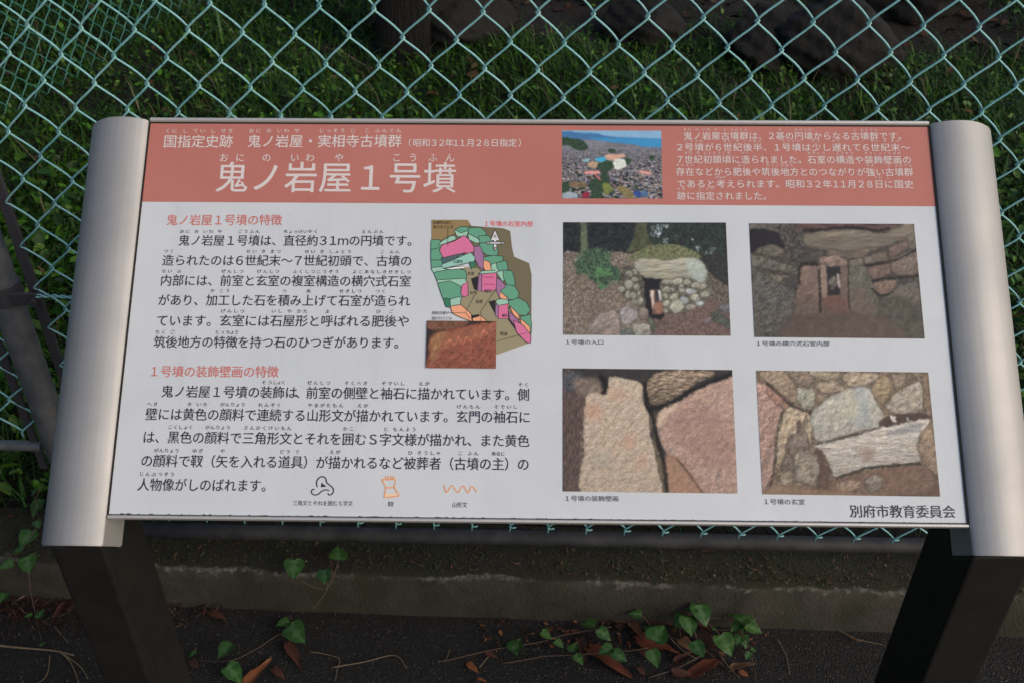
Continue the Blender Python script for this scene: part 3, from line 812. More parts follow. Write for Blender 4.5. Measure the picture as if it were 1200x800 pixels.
    def blob(s, cx, cy, rx, ry, col, rot=0.0, **kw):
        rg_ = random.Random(int(cx * 7 + cy)); pts = []
        for i in range(9):
            t = i / 9 * 2 * math.pi; r1 = 1 + (rg_.random() - 0.5) * 0.28
            x, y = rx * r1 * math.cos(t), ry * r1 * math.sin(t)
            pts.append((cx + x * math.cos(rot) - y * math.sin(rot), cy + x * math.sin(rot) + y * math.cos(rot)))
        s.stone(pts, col, **kw)
    def dark(s, pts, wpx, k=0.5, soft=1):
        """dark crack along a path"""
        P = smooth_path(pts, 5); D = np.full(s.X.shape, 1e9)
        wx = (s.noise(5, 2) - 0.5) * 14
        for i in range(len(P) - 1):
            a, b = P[i], P[i + 1]; ab = b - a; L2 = ab @ ab + 1e-9
            t = np.clip(((s.X - a[0]) * ab[0] + (s.Y - a[1]) * ab[1]) / L2, 0, 1)
            D = np.minimum(D, np.hypot(s.X + wx - a[0] - t * ab[0], s.Y + wx - a[1] - t * ab[1]))
        mk = np.clip(1.2 - D / wpx, 0, 1); s.C *= (1 - k * mk)[..., None]
    def speck(s, pts, cols, thr=0.6, size=2.0, wob=3, a=1.0):
        a *= 0.55; size *= 1.25
        mk = s.mask(pts, wob) if pts is not None else np.ones(s.X.shape)
        for c in cols:
            nz = s.noise(size, 2); m_ = np.clip((nz - thr) * 14, 0, 1) * mk * a
            s.C = s.C * (1 - m_[..., None]) + np.asarray(c, float) * m_[..., None]
    def build(s, name, label, w=0.0004, gain=1.0):
        C = s.C * 0.95 + 5; gm = C.mean(-1, keepdims=True); C = gm + (C - gm) * s.sat
        C = lin(np.clip(C * gain, 0, 255)) * PRT
        V = P0 + s.U[..., None] * PU + s.Vv[..., None] * PV + PN * w
        i = np.arange(s.nx - 1)[None] + np.arange(s.ny - 1)[:, None] * s.nx
        F = np.stack([i, i + s.nx, i + s.nx + 1, i + 1], -1).reshape(-1, 4)
        o = mesh(name, V.reshape(-1, 3), F, M['ink'], panel, colors=C.reshape(-1, 3))
        o['label'] = label; return o

def rc(x0, y0, x1, y1): return [(x0, y0), (x1, y0), (x1, y1), (x0, y1)]
# --- aerial view of the town in the header (zoom: origin 640,140 scale 8)
c = Canvas([(658.8, 153.3), (774.8, 153.6), (776.6, 233.3), (658.8, 232.8)], 640, 140, 8, res=2.0, seed=100)
c.fill((118, 122, 130), 0.1, 6)
c.poly(rc(0, -50, 1300, 190), (128, 172, 204), 0.05, 20, smooth=False, wob=0)
c.poly([(140, 118), (230, 112), (300, 128), (360, 132), (450, 128), (520, 150), (700, 170), (820, 176), (1100, 186), (1100, 280), (140, 280)], (62, 112, 160), 0.06, 14, smooth=False)
c.poly([(400, 176), (700, 176), (1100, 186), (1100, 268), (900, 262), (800, 235), (600, 222), (450, 200)], (58, 138, 190), 0.05, 20, asp=3, smooth=False)
c.poly([(340, 190), (430, 195), (620, 222), (800, 240), (900, 262), (1110, 272), (1110, 760), (140, 760), (140, 240)], (112, 112, 118), 0.12, 6, smooth=False)
# houses: many small roofs, growing with nearness
rgp = random.Random(3)
roofs = [(196, 190, 188), (150, 146, 148), (90, 98, 118), (60, 74, 104), (170, 152, 140), (184, 182, 180), (120, 106, 100), (48, 56, 74), (160, 160, 172), (140, 120, 110)]
def roofbox(x, y, w, h, col):
    mk = ((np.abs(c.X - x) < w) & (np.abs(c.Y - y) < h)).astype(float); c.C = c.C * (1 - mk[..., None]) + np.array(col, float) * mk[..., None]
rows_ = []
for i in range(3000):
    y = 205 + (rgp.random() ** 0.75) * 540; x = 145 + rgp.random() * 950
    if y < 265 and x > 560 + (y - 205) * 6: continue
    t = (y - 200) / 540; rows_.append((y, x, t))
for y, x, t in sorted(rows_):
    sz = 3 + 11 * t; col = rgp.choice(roofs); f = 0.85 + 0.25 * rgp.random()
    w = sz * (0.5 + rgp.random()); h = sz * (0.25 + rgp.random() * .4)
    roofbox(x, y, w, h, [v * f * .88 for v in col])
    if rgp.random() < .4: roofbox(x, y + h * 1.1, w, h * 0.5, [v * 0.5 for v in col])
for i in range(110):
    t = rgp.random() ** .8; y = 235 + t * 500; x = 150 + rgp.random() * 930; w = 5 + 16 * t
    if y < 285 and x > 480: continue
    c.poly([(x - w, y), (x - w * .3, y - w * .5), (x + w * .6, y - w * .45), (x + w, y + w * .1), (x + w * .2, y + w * .5)], rgp.choice([(40, 62, 46), (52, 74, 50), (34, 50, 42)]), 0.25, 3, soft=0, wob=0.5)
hz = np.clip((420 - c.Y) / 230, 0, 1)[..., None] * 0.42 * (c.Y > 200)[..., None] * ((c.Y > 262) | (c.X < 560))[..., None]
lo = (c.Y > 270)[..., None]; c.C = np.where(lo, (c.C - 96) * 1.15 + 84, c.C); c.C = np.clip(c.C, 12, 255) * (1 - hz) + np.array([142., 148., 166.]) * hz
c.sat = 1.0
c.C = c.C * 0.7 + c.blur(c.C, 1) * 0.3
for p in ([(140, 178), (240, 175), (340, 200), (390, 250), (380, 290), (290, 295), (210, 245), (140, 245)], [(480, 430), (560, 390), (630, 400), (625, 460), (570, 500), (590, 600), (500, 580), (520, 500)],
          [(740, 370), (800, 380), (770, 430), (740, 420)], [(400, 620), (440, 560), (520, 570), (560, 620), (520, 690), (560, 760), (400, 760), (430, 690)], [(150, 600), (230, 590), (210, 680), (150, 690)],
          [(960, 340), (1020, 345), (1010, 385), (970, 380)], [(580, 280), (650, 290), (640, 320), (590, 310)]):
    c.poly(p, (44, 66, 48), 0.25, 3)
c.poly([(530, 600), (590, 610), (630, 655), (570, 712), (540, 690)], (112, 122, 62), 0.1, 4)
c.poly([(690, 620), (790, 660), (820, 740), (760, 740), (670, 660)], (122, 112, 74), 0.2, 4)
c.poly([(230, 590), (380, 600), (360, 640), (230, 635)], (116, 98, 76), 0.2, 4)
c.poly([(390, 420), (440, 395), (480, 410), (470, 455), (400, 445)], (176, 148, 122), 0.08, 5)
c.poly([(550, 350), (600, 330), (735, 330), (738, 358), (690, 362), (640, 390), (560, 375)], (200, 160, 140), 0.08, 4)
c.poly([(455, 372), (500, 352), (552, 358), (550, 392), (480, 400)], (60, 166, 206), 0.06, 5)
c.poly([(350, 380), (410, 372), (400, 398), (350, 402)], (130, 176, 180), 0.06, 5)
c.poly([(630, 400), (680, 370), (740, 382), (755, 430), (720, 462), (650, 475), (632, 440)], (208, 214, 206), 0.12, 3)
c.poly([(355, 488), (505, 485), (515, 515), (360, 515)], (216, 150, 142), 0.05, 4, smooth=False)
c.poly([(870, 485), (960, 492), (990, 520), (890, 510)], (210, 150, 138), 0.05, 4)
c.poly([(455, 520), (465, 515), (515, 572), (505, 577)], (200, 110, 110), 0.05, 4, smooth=False, soft=0)
c.poly([(155, 690), (230, 680), (300, 705), (290, 745), (150, 745)], (150, 166, 176), 0.08, 5, smooth=False)
c.poly([(340, 700), (380, 675), (415, 700), (395, 740), (335, 735)], (138, 38, 58), 0.08, 5, smooth=False)
c.poly([(820, 690), (860, 672), (890, 690), (885, 735), (825, 715)], (44, 72, 142), 0.08, 5, smooth=False)
c.poly([(895, 680), (935, 665), (955, 690), (945, 725), (900, 720)], (70, 110, 150), 0.08, 5, smooth=False)
c.build('printed_photo', 'small aerial picture of a seaside town in the red header')

# --- entrance (origin 650,250 scale 5)
c = Canvas([(660, 260.8), (850.6, 261.2), (856.3, 393.6), (660, 392.4)], 650, 250, 5, seed=200)
c.fill((30, 36, 40), 0.3, 10)
c.speck(rc(0, 0, 1100, 260), [(40, 52, 44), (50, 62, 60), (16, 20, 26)], 0.6, 4)
c.speck(rc(60, 60, 560, 220), [(70, 80, 96)], 0.76, 2)
for x, y, r1 in ((600, 100, 32), (640, 165, 16), (905, 245, 26), (830, 210, 18), (645, 75, 14), (810, 160, 10), (700, 130, 8), (560, 130, 12), (930, 215, 10)):
    c.poly([(x - r1, y - r1 * .6), (x + r1 * .6, y - r1), (x + r1 * .8, y + r1 * .7), (x - r1 * .5, y + r1)], (168, 186, 204), 0.3, 3, wob=6)
c.speck(rc(560, 60, 1010, 330), [(36, 58, 46), (28, 44, 38), (52, 74, 54)], 0.55, 3)
c.poly([(590, 60), (600, 60), (575, 150), (565, 150)], (42, 44, 40), 0.1, 6, smooth=False)
c.poly([(40, 262), (150, 235), (300, 225), (430, 235), (520, 300), (560, 560), (560, 720), (40, 720)], (124, 110, 98), 0.35, 4)
c.speck([(40, 280), (430, 260), (560, 520), (400, 720), (40, 720)], [(176, 158, 146), (84, 72, 64), (150, 120, 100), (98, 112, 74), (92, 78, 66)], 0.62, 2.4)
c.poly([(150, 55), (190, 55), (196, 260), (155, 255)], (94, 104, 76), 0.2, 6, smooth=False)
c.poly([(478, 55), (535, 55), (545, 130), (575, 190), (420, 235), (470, 140)], (74, 80, 52), 0.22, 6, smooth=False)
c.poly([(120, 270), (215, 205), (315, 220), (340, 300), (400, 370), (405, 410), (330, 400), (290, 440), (255, 400), (130, 340)], (58, 82, 62), 0.4, 4, wob=10)
c.speck([(120, 270), (215, 205), (315, 220), (340, 300), (400, 370), (405, 410), (290, 440), (255, 400), (130, 340)], [(64, 118, 76), (84, 144, 88), (30, 54, 42)], 0.58, 2.2)
c.poly([(240, 320), (310, 330), (330, 360), (260, 365), (285, 440), (262, 430)], (78, 136, 78), 0.25, 3, wob=6)
c.poly([(560, 600), (700, 585), (900, 500), (1040, 480), (1040, 730), (560, 730)], (104, 82, 78), 0.2, 5)
c.speck([(600, 600), (900, 520), (1040, 500), (1040, 720), (600, 720)], [(150, 118, 108), (74, 56, 54), (136, 104, 86)], 0.6, 2)
c.poly([(880, 330), (960, 380), (1040, 430), (1040, 520), (900, 500)], (92, 84, 74), 0.3, 4)
c.speck([(880, 340), (1040, 430), (1040, 520), (900, 500)], [(150, 120, 110), (60, 64, 50)], 0.58, 2.2)
c.poly([(850, 250), (1010, 260), (1015, 420), (930, 370), (890, 330)], (44, 46, 44), 0.3, 5)
c.poly([(425, 262), (520, 205), (640, 182), (760, 198), (835, 238), (838, 272), (640, 278), (480, 275)], (104, 116, 70), 0.3, 4)
c.speck([(425, 262), (520, 205), (640, 182), (760, 198), (835, 238), (838, 272), (480, 275)], [(140, 148, 92), (76, 88, 50), (132, 116, 90)], 0.56, 2)
c.poly([(480, 370), (650, 370), (640, 600), (555, 612), (500, 540)], (26, 24, 30), 0.15, 8)
c.poly([(555, 450), (630, 448), (638, 590), (570, 598)], (112, 80, 66), 0.1, 6, smooth=False)
c.poly([(556, 455), (582, 455), (588, 560), (575, 560)], (214, 190, 172), 0.08, 6, smooth=False)
c.poly([(604, 450), (628, 450), (630, 510), (612, 515)], (205, 212, 214), 0.08, 6, smooth=False)
c.poly([(590, 450), (606, 450), (610, 515), (592, 520)], (52, 50, 58), 0.08, 6, smooth=False)
c.poly([(575, 540), (632, 525), (634, 575), (600, 592)], (150, 100, 76), 0.1, 6)
c.poly([(405, 320), (480, 330), (520, 400), (530, 560), (480, 540), (380, 460)], (84, 80, 68), 0.35, 4)
for x, y, rx, ry in ((440, 355, 24, 20), (470, 345, 18, 20), (432, 418, 30, 30), (470, 388, 22, 16), (478, 436, 22, 20), (428, 478, 20, 26), (460, 482, 22, 24), (495, 470, 14, 22), (390, 445, 24, 22), (500, 515, 20, 26), (470, 520, 18, 16)):
    c.blob(x, y, rx, ry, (148, 147, 128), amp=0.14, size=5, rim=2)
c.poly([(630, 380), (850, 380), (915, 430), (905, 500), (840, 540), (720, 590), (640, 560)], (96, 93, 80), 0.35, 4)
for x, y, rx, ry, cc_ in ((665, 402, 34, 20, 0), (720, 402, 36, 22, 1), (775, 405, 28, 20, 0), (850, 425, 50, 22, 0), (655, 445, 28, 18, 0), (700, 492, 30, 30, 0), (748, 455, 24, 20, 0), (800, 463, 34, 22, 2), (758, 510, 28, 26, 2), (826, 500, 30, 22, 1), (880, 478, 30, 22, 0), (715, 548, 44, 36, 1), (650, 488, 18, 18, 0), (655, 530, 22, 24, 0), (795, 548, 30, 18, 0), (850, 528, 26, 16, 2), (690, 450, 20, 16, 0), (652, 572, 14, 16, 0), (742, 430, 24, 12, 0)):
    c.blob(x, y, rx, ry, [(156, 153, 132), (170, 168, 148), (160, 168, 164)][cc_], amp=0.14, size=5, rim=2)
c.stone([(462, 290), (500, 264), (600, 266), (660, 274), (760, 264), (835, 266), (880, 305), (895, 350), (885, 400), (850, 412), (800, 384), (640, 384), (540, 382), (490, 350)], (164, 160, 136), amp=0.14, size=7, asp=4, rim=4)
c.poly([(775, 275), (835, 268), (880, 310), (892, 360), (880, 400), (845, 405), (800, 380), (780, 330)], (172, 194, 188), 0.14, 5, soft=3, a=0.7)
for p, cc_ in (([(170, 720), (200, 650), (260, 590), (340, 560), (382, 600), (388, 720)], (146, 130, 120)), ([(372, 600), (385, 562), (430, 548), (480, 570), (492, 610), (450, 655), (395, 655)], (152, 144, 142)), ([(485, 560), (530, 545), (556, 575), (545, 625), (500, 628)], (134, 118, 106)),
               ([(440, 660), (480, 640), (550, 640), (566, 680), (560, 720), (470, 720)], (146, 144, 130)), ([(385, 690), (430, 672), (465, 700), (465, 725), (385, 725)], (96, 110, 100)), ([(545, 620), (570, 610), (590, 660), (580, 700), (560, 680)], (92, 98, 82))):
    c.stone(p, cc_, amp=0.15, size=7, rim=3)
c.stone([(915, 590), (950, 570), (1040, 640), (1040, 690), (940, 640)], (74, 84, 72), rim=3); c.stone([(950, 540), (1030, 530), (1040, 600), (970, 575)], (98, 98, 100), rim=3); c.blob(895, 625, 28, 16, (120, 110, 112), rim=2)
c.build('printed_photo', 'picture of the stone entrance of the burial mound', gain=0.97)

# --- inner chamber (origin 870,250 scale 4.848)
c = Canvas([(877.8, 262), (1071, 262.8), (1083.6, 396.8), (884, 395)], 870, 250, 4.848, seed=300)
c.fill((72, 66, 60), 0.35, 6)
c.poly([(30, 55), (370, 55), (360, 110), (300, 150), (150, 100), (30, 100)], (98, 92, 84), 0.3, 5)
c.poly([(40, 95), (200, 110), (250, 200), (40, 230)], (30, 28, 34), 0.2, 8)
c.stone([(95, 190), (180, 175), (245, 215), (240, 258), (160, 250), (60, 225)], (104, 98, 84), rim=4)
c.poly([(215, 70), (350, 60), (372, 170), (345, 280), (290, 290), (240, 210), (200, 120)], (74, 70, 66), 0.4, 4, wob=8)
c.speck([(215, 70), (350, 60), (372, 170), (345, 280), (290, 290), (200, 120)], [(104, 98, 90), (44, 42, 42)], 0.6, 4)
c.poly([(350, 55), (860, 60), (800, 110), (600, 85), (360, 105)], (98, 68, 66), 0.3, 5, asp=4)
c.dark([(350, 100), (480, 96), (620, 82), (760, 100), (830, 90)], 14, 0.7)
c.stone([(345, 120), (450, 105), (620, 90), (800, 112), (850, 90), (965, 60), (970, 140), (860, 170), (700, 225), (560, 225), (450, 205), (360, 190)], (126, 116, 98), amp=0.14, size=10, asp=4, rim=5)
c.stone([(500, 205), (640, 215), (740, 195), (700, 260), (600, 260), (470, 240)], (112, 98, 84), rim=3, asp=3)
c.stone([(430, 250), (520, 240), (600, 262), (595, 300), (480, 305), (430, 285)], (142, 116, 104), rim=3)
for p, cc_ in (([(50, 232), (130, 240), (240, 290), (325, 305), (325, 352), (230, 335), (110, 318), (50, 300)], (106, 100, 88)), ([(100, 340), (200, 345), (300, 362), (325, 400), (290, 425), (180, 395)], (112, 104, 86)),
               ([(225, 372), (300, 362), (322, 395), (298, 428), (240, 405)], (68, 66, 66)), ([(50, 305), (130, 350), (230, 410), (300, 440), (300, 560), (230, 660), (170, 710), (60, 710)], (92, 88, 80))):
    c.stone(p, cc_, amp=0.24, size=7, rim=4)
c.speck([(60, 330), (290, 450), (290, 560), (170, 700), (70, 700)], [(120, 114, 98), (54, 52, 54), (70, 82, 92)], 0.6, 2.4, a=0.7)
for p, cc_ in (([(600, 270), (680, 255), (690, 300), (620, 305)], (118, 108, 92)), ([(690, 250), (820, 218), (835, 260), (700, 300)], (116, 104, 90)), ([(825, 200), (940, 150), (950, 200), (835, 262)], (118, 96, 86)), ([(930, 130), (985, 100), (990, 210), (945, 205)], (112, 104, 90)),
               ([(710, 310), (835, 262), (850, 345), (740, 382), (720, 350)], (122, 96, 84)), ([(838, 258), (930, 225), (990, 215), (1002, 352), (880, 360), (850, 330)], (122, 106, 92)), ([(735, 400), (810, 372), (885, 378), (860, 440), (790, 470), (735, 430)], (126, 102, 86)),
               ([(890, 410), (1000, 382), (1015, 560), (900, 560), (790, 490), (840, 450)], (104, 96, 84))):
    c.stone(p, cc_, amp=0.15, size=7, rim=3)
c.poly([(770, 500), (860, 470), (1010, 540), (1035, 712), (880, 700), (790, 590)], (78, 74, 62), 0.25, 8, soft=4)
c.poly([(270, 600), (440, 470), (560, 462), (600, 540), (780, 580), (880, 640), (900, 712), (230, 712)], (92, 74, 66), 0.12, 12, soft=4)
c.poly([(440, 480), (540, 458), (600, 480), (620, 560), (500, 560)], (112, 76, 64), 0.12, 8, soft=4)
c.stone([(325, 320), (345, 295), (425, 300), (432, 400), (436, 560), (400, 600), (290, 580), (305, 450)], (118, 96, 84), amp=0.12, size=8, rim=3, top=0.35, edge=.75)
c.stone([(603, 305), (705, 300), (740, 400), (770, 500), (770, 580), (610, 560), (600, 430)], (98, 96, 82), amp=0.16, size=6, rim=3, edge=.8)
c.poly([(612, 430), (690, 430), (740, 500), (760, 570), (620, 560)], (112, 90, 78), 0.15, 6, soft=4, a=.6)
c.poly([(430, 305), (475, 312), (482, 465), (440, 465)], (150, 124, 108), 0.14, 5)
c.poly([(550, 312), (600, 305), (602, 465), (556, 462)], (116, 92, 82), 0.14, 5)
c.poly([(480, 308), (552, 308), (554, 462), (484, 464)], (30, 26, 32), 0.12, 5, smooth=False)
c.blob(515, 395, 26, 40, (104, 98, 92), rim=3); c.poly([(535, 350), (550, 350), (552, 420), (540, 415)], (176, 160, 152), 0.1, 4)
c.dark([(436, 310), (440, 420), (442, 560)], 8, 0.7); c.dark([(600, 305), (602, 420), (606, 540)], 7, 0.5)
c.dark([(420, 290), (345, 290), (325, 330), (322, 400)], 12, 0.6); c.dark([(700, 300), (860, 270), (950, 225), (990, 212)], 10, 0.6); c.dark([(740, 385), (850, 370), (1000, 355)], 10, 0.6); c.dark([(735, 430), (790, 472), (850, 450)], 8, 0.6)
c.build('printed_photo', 'picture of the inside of the stone chamber', gain=0.92)

# --- decorated wall (origin 650,420 scale 4.444)
c = Canvas([(659.4, 431.3), (858, 433.2), (864.3, 577.8), (659.4, 575.2)], 650, 420, 4.444, seed=400)
c.fill((50, 44, 44), 0.15, 10)
c.poly([(40, 80), (130, 110), (160, 200), (150, 700), (40, 700)], (86, 68, 62), 0.3, 6, asp=0.5, soft=3)
c.poly([(50, 80), (130, 70), (150, 130), (60, 170)], (70, 76, 84), 0.35, 4, soft=3)
c.poly([(90, 110), (220, 105), (250, 180), (160, 200)], (122, 104, 88), 0.2, 6, soft=4)
c.stone([(150, 300), (165, 195), (200, 172), (270, 180), (285, 95), (370, 105), (455, 125), (462, 220), (495, 300), (500, 390), (540, 520), (575, 640), (580, 720), (155, 720), (148, 500)], (180, 160, 136), amp=0.12, size=5, rim=4, edge=0.62, top=0.1)
c.speck([(170, 210), (450, 140), (490, 380), (560, 700), (170, 700)], [(214, 190, 164), (150, 124, 104), (204, 160, 134)], 0.62, 2.2, a=0.6)
for x, y, rx, ry, k_ in ((200, 275, 50, 45, .5), (390, 430, 40, 50, .35), (450, 540, 40, 50, .3), (330, 190, 50, 40, .3)):
    c.poly([(x - rx, y), (x, y - ry), (x + rx, y), (x, y + ry)], (196, 130, 100), 0.15, 5, soft=6, a=k_)
c.poly([(190, 500), (290, 490), (300, 560), (210, 575)], (160, 150, 132), 0.2, 5, soft=6, a=.6)
c.stone([(478, 130), (500, 95), (560, 62), (700, 58), (830, 66), (800, 100), (700, 150), (640, 205), (560, 245), (510, 250), (480, 190)], (128, 108, 86), amp=0.3, size=4, asp=2, rim=6, top=0.4)
c.stone([(540, 275), (580, 240), (650, 215), (760, 150), (900, 100), (960, 90), (970, 720), (770, 720), (700, 600), (640, 520), (590, 510), (545, 420), (528, 340)], (170, 136, 118), amp=0.14, size=6, rim=5, edge=0.55, top=0.1)
c.poly([(600, 320), (740, 240), (850, 280), (930, 420), (930, 560), (800, 560), (700, 480), (620, 420)], (152, 106, 94), 0.16, 8, soft=8, a=.5)
c.speck([(560, 290), (900, 130), (940, 690), (780, 700), (640, 500)], [(206, 166, 146), (124, 84, 76), (190, 150, 126)], 0.62, 2.0, a=0.55)
c.poly([(560, 262), (640, 222), (630, 260), (590, 290), (545, 360), (538, 310)], (204, 176, 146), 0.1, 4, soft=2, a=.8)
c.poly([(575, 510), (650, 520), (710, 600), (765, 700), (590, 700)], (158, 116, 88), 0.12, 6, soft=3)
c.dark([(640, 525), (700, 600), (770, 700)], 8, 0.35)
c.poly([(495, 300), (525, 290), (530, 400), (560, 510), (585, 700), (565, 700), (520, 480)], (96, 84, 62), 0.2, 5)
c.dark([(470, 130), (480, 240), (512, 300), (522, 380), (555, 500), (578, 600), (585, 710)], 13, 0.75)
c.dark([(500, 262), (600, 232), (700, 175), (800, 125), (920, 80)], 15, 0.7); c.dark([(240, 90), (262, 130), (255, 175)], 18, 0.65)
c.build('printed_photo', 'picture of the decorated wall slabs')

# --- main chamber (origin 870,420 scale 4)
c = Canvas([(886, 433.8), (1087.6, 436), (1101.6, 581.4), (893.3, 578.6)], 870, 420, 4, seed=500)
c.fill((112, 93, 74), 0.35, 5)
for p, cc_ in (([(60, 100), (110, 115), (190, 240), (150, 380), (150, 560), (90, 640)], (160, 124, 108)), ([(105, 125), (170, 150), (222, 195), (215, 240), (150, 215), (112, 165)], (156, 112, 92)), ([(70, 58), (200, 58), (245, 120), (260, 180), (240, 215), (170, 150), (110, 110)], (146, 124, 98)),
               ([(210, 58), (300, 60), (340, 100), (320, 130), (250, 120)], (132, 112, 92)), ([(300, 58), (465, 60), (460, 90), (390, 105), (340, 95)], (150, 136, 108)), ([(345, 115), (420, 98), (478, 130), (470, 155), (400, 165), (345, 145)], (158, 138, 114)), ([(345, 160), (405, 165), (390, 200), (350, 215)], (140, 118, 92)),
               ([(258, 135), (330, 135), (345, 190), (335, 235), (290, 245), (255, 190)], (152, 148, 126)), ([(460, 85), (500, 60), (630, 65), (640, 95), (590, 120), (500, 135)], (164, 144, 118)), ([(600, 130), (660, 75), (700, 90), (690, 170), (660, 215), (620, 190)], (156, 132, 96)), ([(690, 70), (770, 70), (760, 120), (720, 150), (700, 110)], (140, 122, 100)),
               ([(665, 215), (720, 160), (830, 95), (850, 150), (845, 240), (740, 265), (680, 245)], (158, 146, 128)), ([(840, 65), (872, 65), (890, 300), (850, 240)], (122, 100, 78)), ([(190, 260), (220, 225), (300, 250), (330, 320), (310, 400), (220, 360), (190, 480), (155, 480), (160, 340)], (168, 148, 118))):
    c.stone(p, cc_, amp=0.18, size=6, rim=3, edge=.45)
c.stone([(318, 275), (360, 215), (430, 165), (520, 135), (590, 140), (640, 220), (668, 280), (640, 325), (560, 340), (470, 365), (390, 385), (345, 385)], (168, 164, 148), amp=0.14, size=7, rim=4)
c.poly([(520, 140), (585, 140), (600, 300), (540, 330), (530, 220)], (150, 164, 172), 0.12, 8, soft=6, a=.55); c.poly([(470, 150), (520, 145), (540, 260), (500, 280)], (190, 180, 146), 0.12, 8, soft=6, a=.45)
c.speck([(350, 230), (560, 150), (640, 280), (400, 370)], [(206, 204, 190), (116, 112, 100)], 0.64, 2.0, a=.5)
c.poly([(640, 300), (690, 265), (840, 255), (870, 285), (680, 320)], (66, 48, 40), 0.2, 5)
c.poly([(692, 268), (716, 268), (722, 300), (698, 300)], (196, 190, 182), 0.1, 4, smooth=False); c.poly([(765, 272), (780, 270), (782, 290), (768, 290)], (170, 166, 160), 0.1, 4, smooth=False)
c.poly([(350, 400), (420, 520), (440, 570), (920, 520), (925, 645), (200, 640), (330, 600)], (88, 64, 50), 0.2, 6, soft=2)
c.poly([(420, 570), (640, 520), (830, 500), (900, 560), (860, 620), (640, 645), (450, 640)], (112, 82, 64), 0.2, 5, soft=3)
c.stone([(335, 405), (400, 385), (520, 360), (640, 325), (760, 300), (860, 280), (880, 300), (830, 360), (820, 410), (830, 480), (720, 495), (560, 515), (440, 555), (415, 520), (380, 440)], (176, 168, 154), amp=0.16, size=5, asp=3, rim=3, edge=.55, top=0.3)
c.poly([(680, 340), (840, 300), (830, 330), (760, 350), (690, 362)], (124, 124, 128), 0.15, 4, asp=3, soft=2, a=.8)
c.poly([(550, 430), (620, 420), (610, 470), (560, 480)], (136, 110, 92), 0.2, 4, soft=3, a=.7)
c.speck([(390, 420), (830, 310), (810, 470), (450, 530)], [(206, 200, 188), (128, 116, 102)], 0.62, 2.0, a=.6)
c.stone([(835, 360), (880, 300), (920, 420), (915, 550), (850, 500), (825, 430)], (142, 118, 92), rim=4)
c.dark([(345, 400), (440, 380), (560, 345), (640, 326)], 7, .35); c.dark([(440, 560), (600, 512), (830, 492)], 9, .6)
c.stone([(208, 420), (225, 360), (265, 340), (305, 352), (315, 420), (270, 440), (240, 465), (215, 450)], (118, 102, 88), rim=4)
c.stone([(245, 440), (270, 428), (350, 455), (362, 500), (350, 595), (245, 580), (240, 500)], (136, 124, 106), rim=4)
c.stone([(172, 500), (205, 462), (245, 470), (235, 525), (185, 530)], (104, 92, 80), rim=3); c.stone([(170, 560), (195, 528), (235, 532), (235, 575), (190, 602)], (140, 126, 102), rim=3)
c.poly([(255, 300), (275, 290), (275, 340), (255, 345)], (74, 58, 48), 0.2, 4, a=.8); c.poly([(290, 265), (310, 270), (290, 350), (272, 345)], (92, 78, 66), 0.2, 4, a=.7)
c.dark([(190, 240), (165, 350), (155, 470), (130, 600)], 8, .4); c.dark([(110, 110), (170, 165), (240, 225), (320, 250)], 9, .5)
c.stone([(430, 590), (500, 560), (560, 575), (550, 620), (450, 625)], (134, 108, 86), rim=3); c.stone([(570, 560), (620, 540), (660, 560), (640, 625), (580, 625)], (116, 106, 92), rim=3)
c.poly([(90, 640), (170, 590), (240, 600), (430, 620), (620, 642)], (140, 108, 80), 0.15, 6, soft=3, a=.8)
c.build('printed_photo', 'picture of the main chamber with a long slab')

# --- inset with the red stone (origin 490,240 scale 4)
# --- coloured plan of the chamber: flat printed shapes, origin 490,240 scale 4
D4 = lambda L: [(490 + a / 4.0, 240 + b / 4.0) for a, b in L]
ink = Ink(); LW = 0.8; lay = [0.0004]
def shape(pts, col, outline=True, sm=1):
    col = np.array(col, float); col = (col.mean() + (col - col.mean()) * .86) * .97
    P = D4(pts); lay[0] += 0.0000045
    if sm:
        A_ = np.array(P); A_ = A_.mean(0) + (A_ - A_.mean(0)) * 1.10; P = np.concatenate([[A_[i] + (A_[i - 1] - A_[i]) * .08, A_[i] + (A_[(i + 1) % len(A_)] - A_[i]) * .08] for i in range(len(A_))])
    fillpoly(ink, P, lin(col) * PRT, lay[0])
    if outline:
        lay[0] += 0.000002; ribbon(ink, P, LW, lin((40, 46, 44)) * 1.2, lay[0], closed=True)
TAN, OLV, GRN, GRL, GRD, PNK, PUR, ORG, BLK = (150, 140, 108), (112, 104, 78), (92, 160, 128), (146, 196, 172), (52, 122, 90), (214, 106, 150), (158, 106, 152), (236, 160, 118), (40, 36, 40)
shape([(63, 72), (232, 72), (250, 100), (400, 112), (432, 125), (440, 200), (450, 245), (520, 275), (532, 330), (530, 640), (440, 560), (330, 400), (200, 200), (63, 180)], OLV, False, 0)
shape([(63, 72), (232, 72), (245, 95), (180, 130), (90, 175), (63, 190)], (146, 122, 78), False, 0)
shape([(200, 290), (280, 300), (380, 400), (450, 470), (530, 620), (522, 648), (370, 702), (250, 540), (150, 480), (130, 330)], TAN, False, 0)
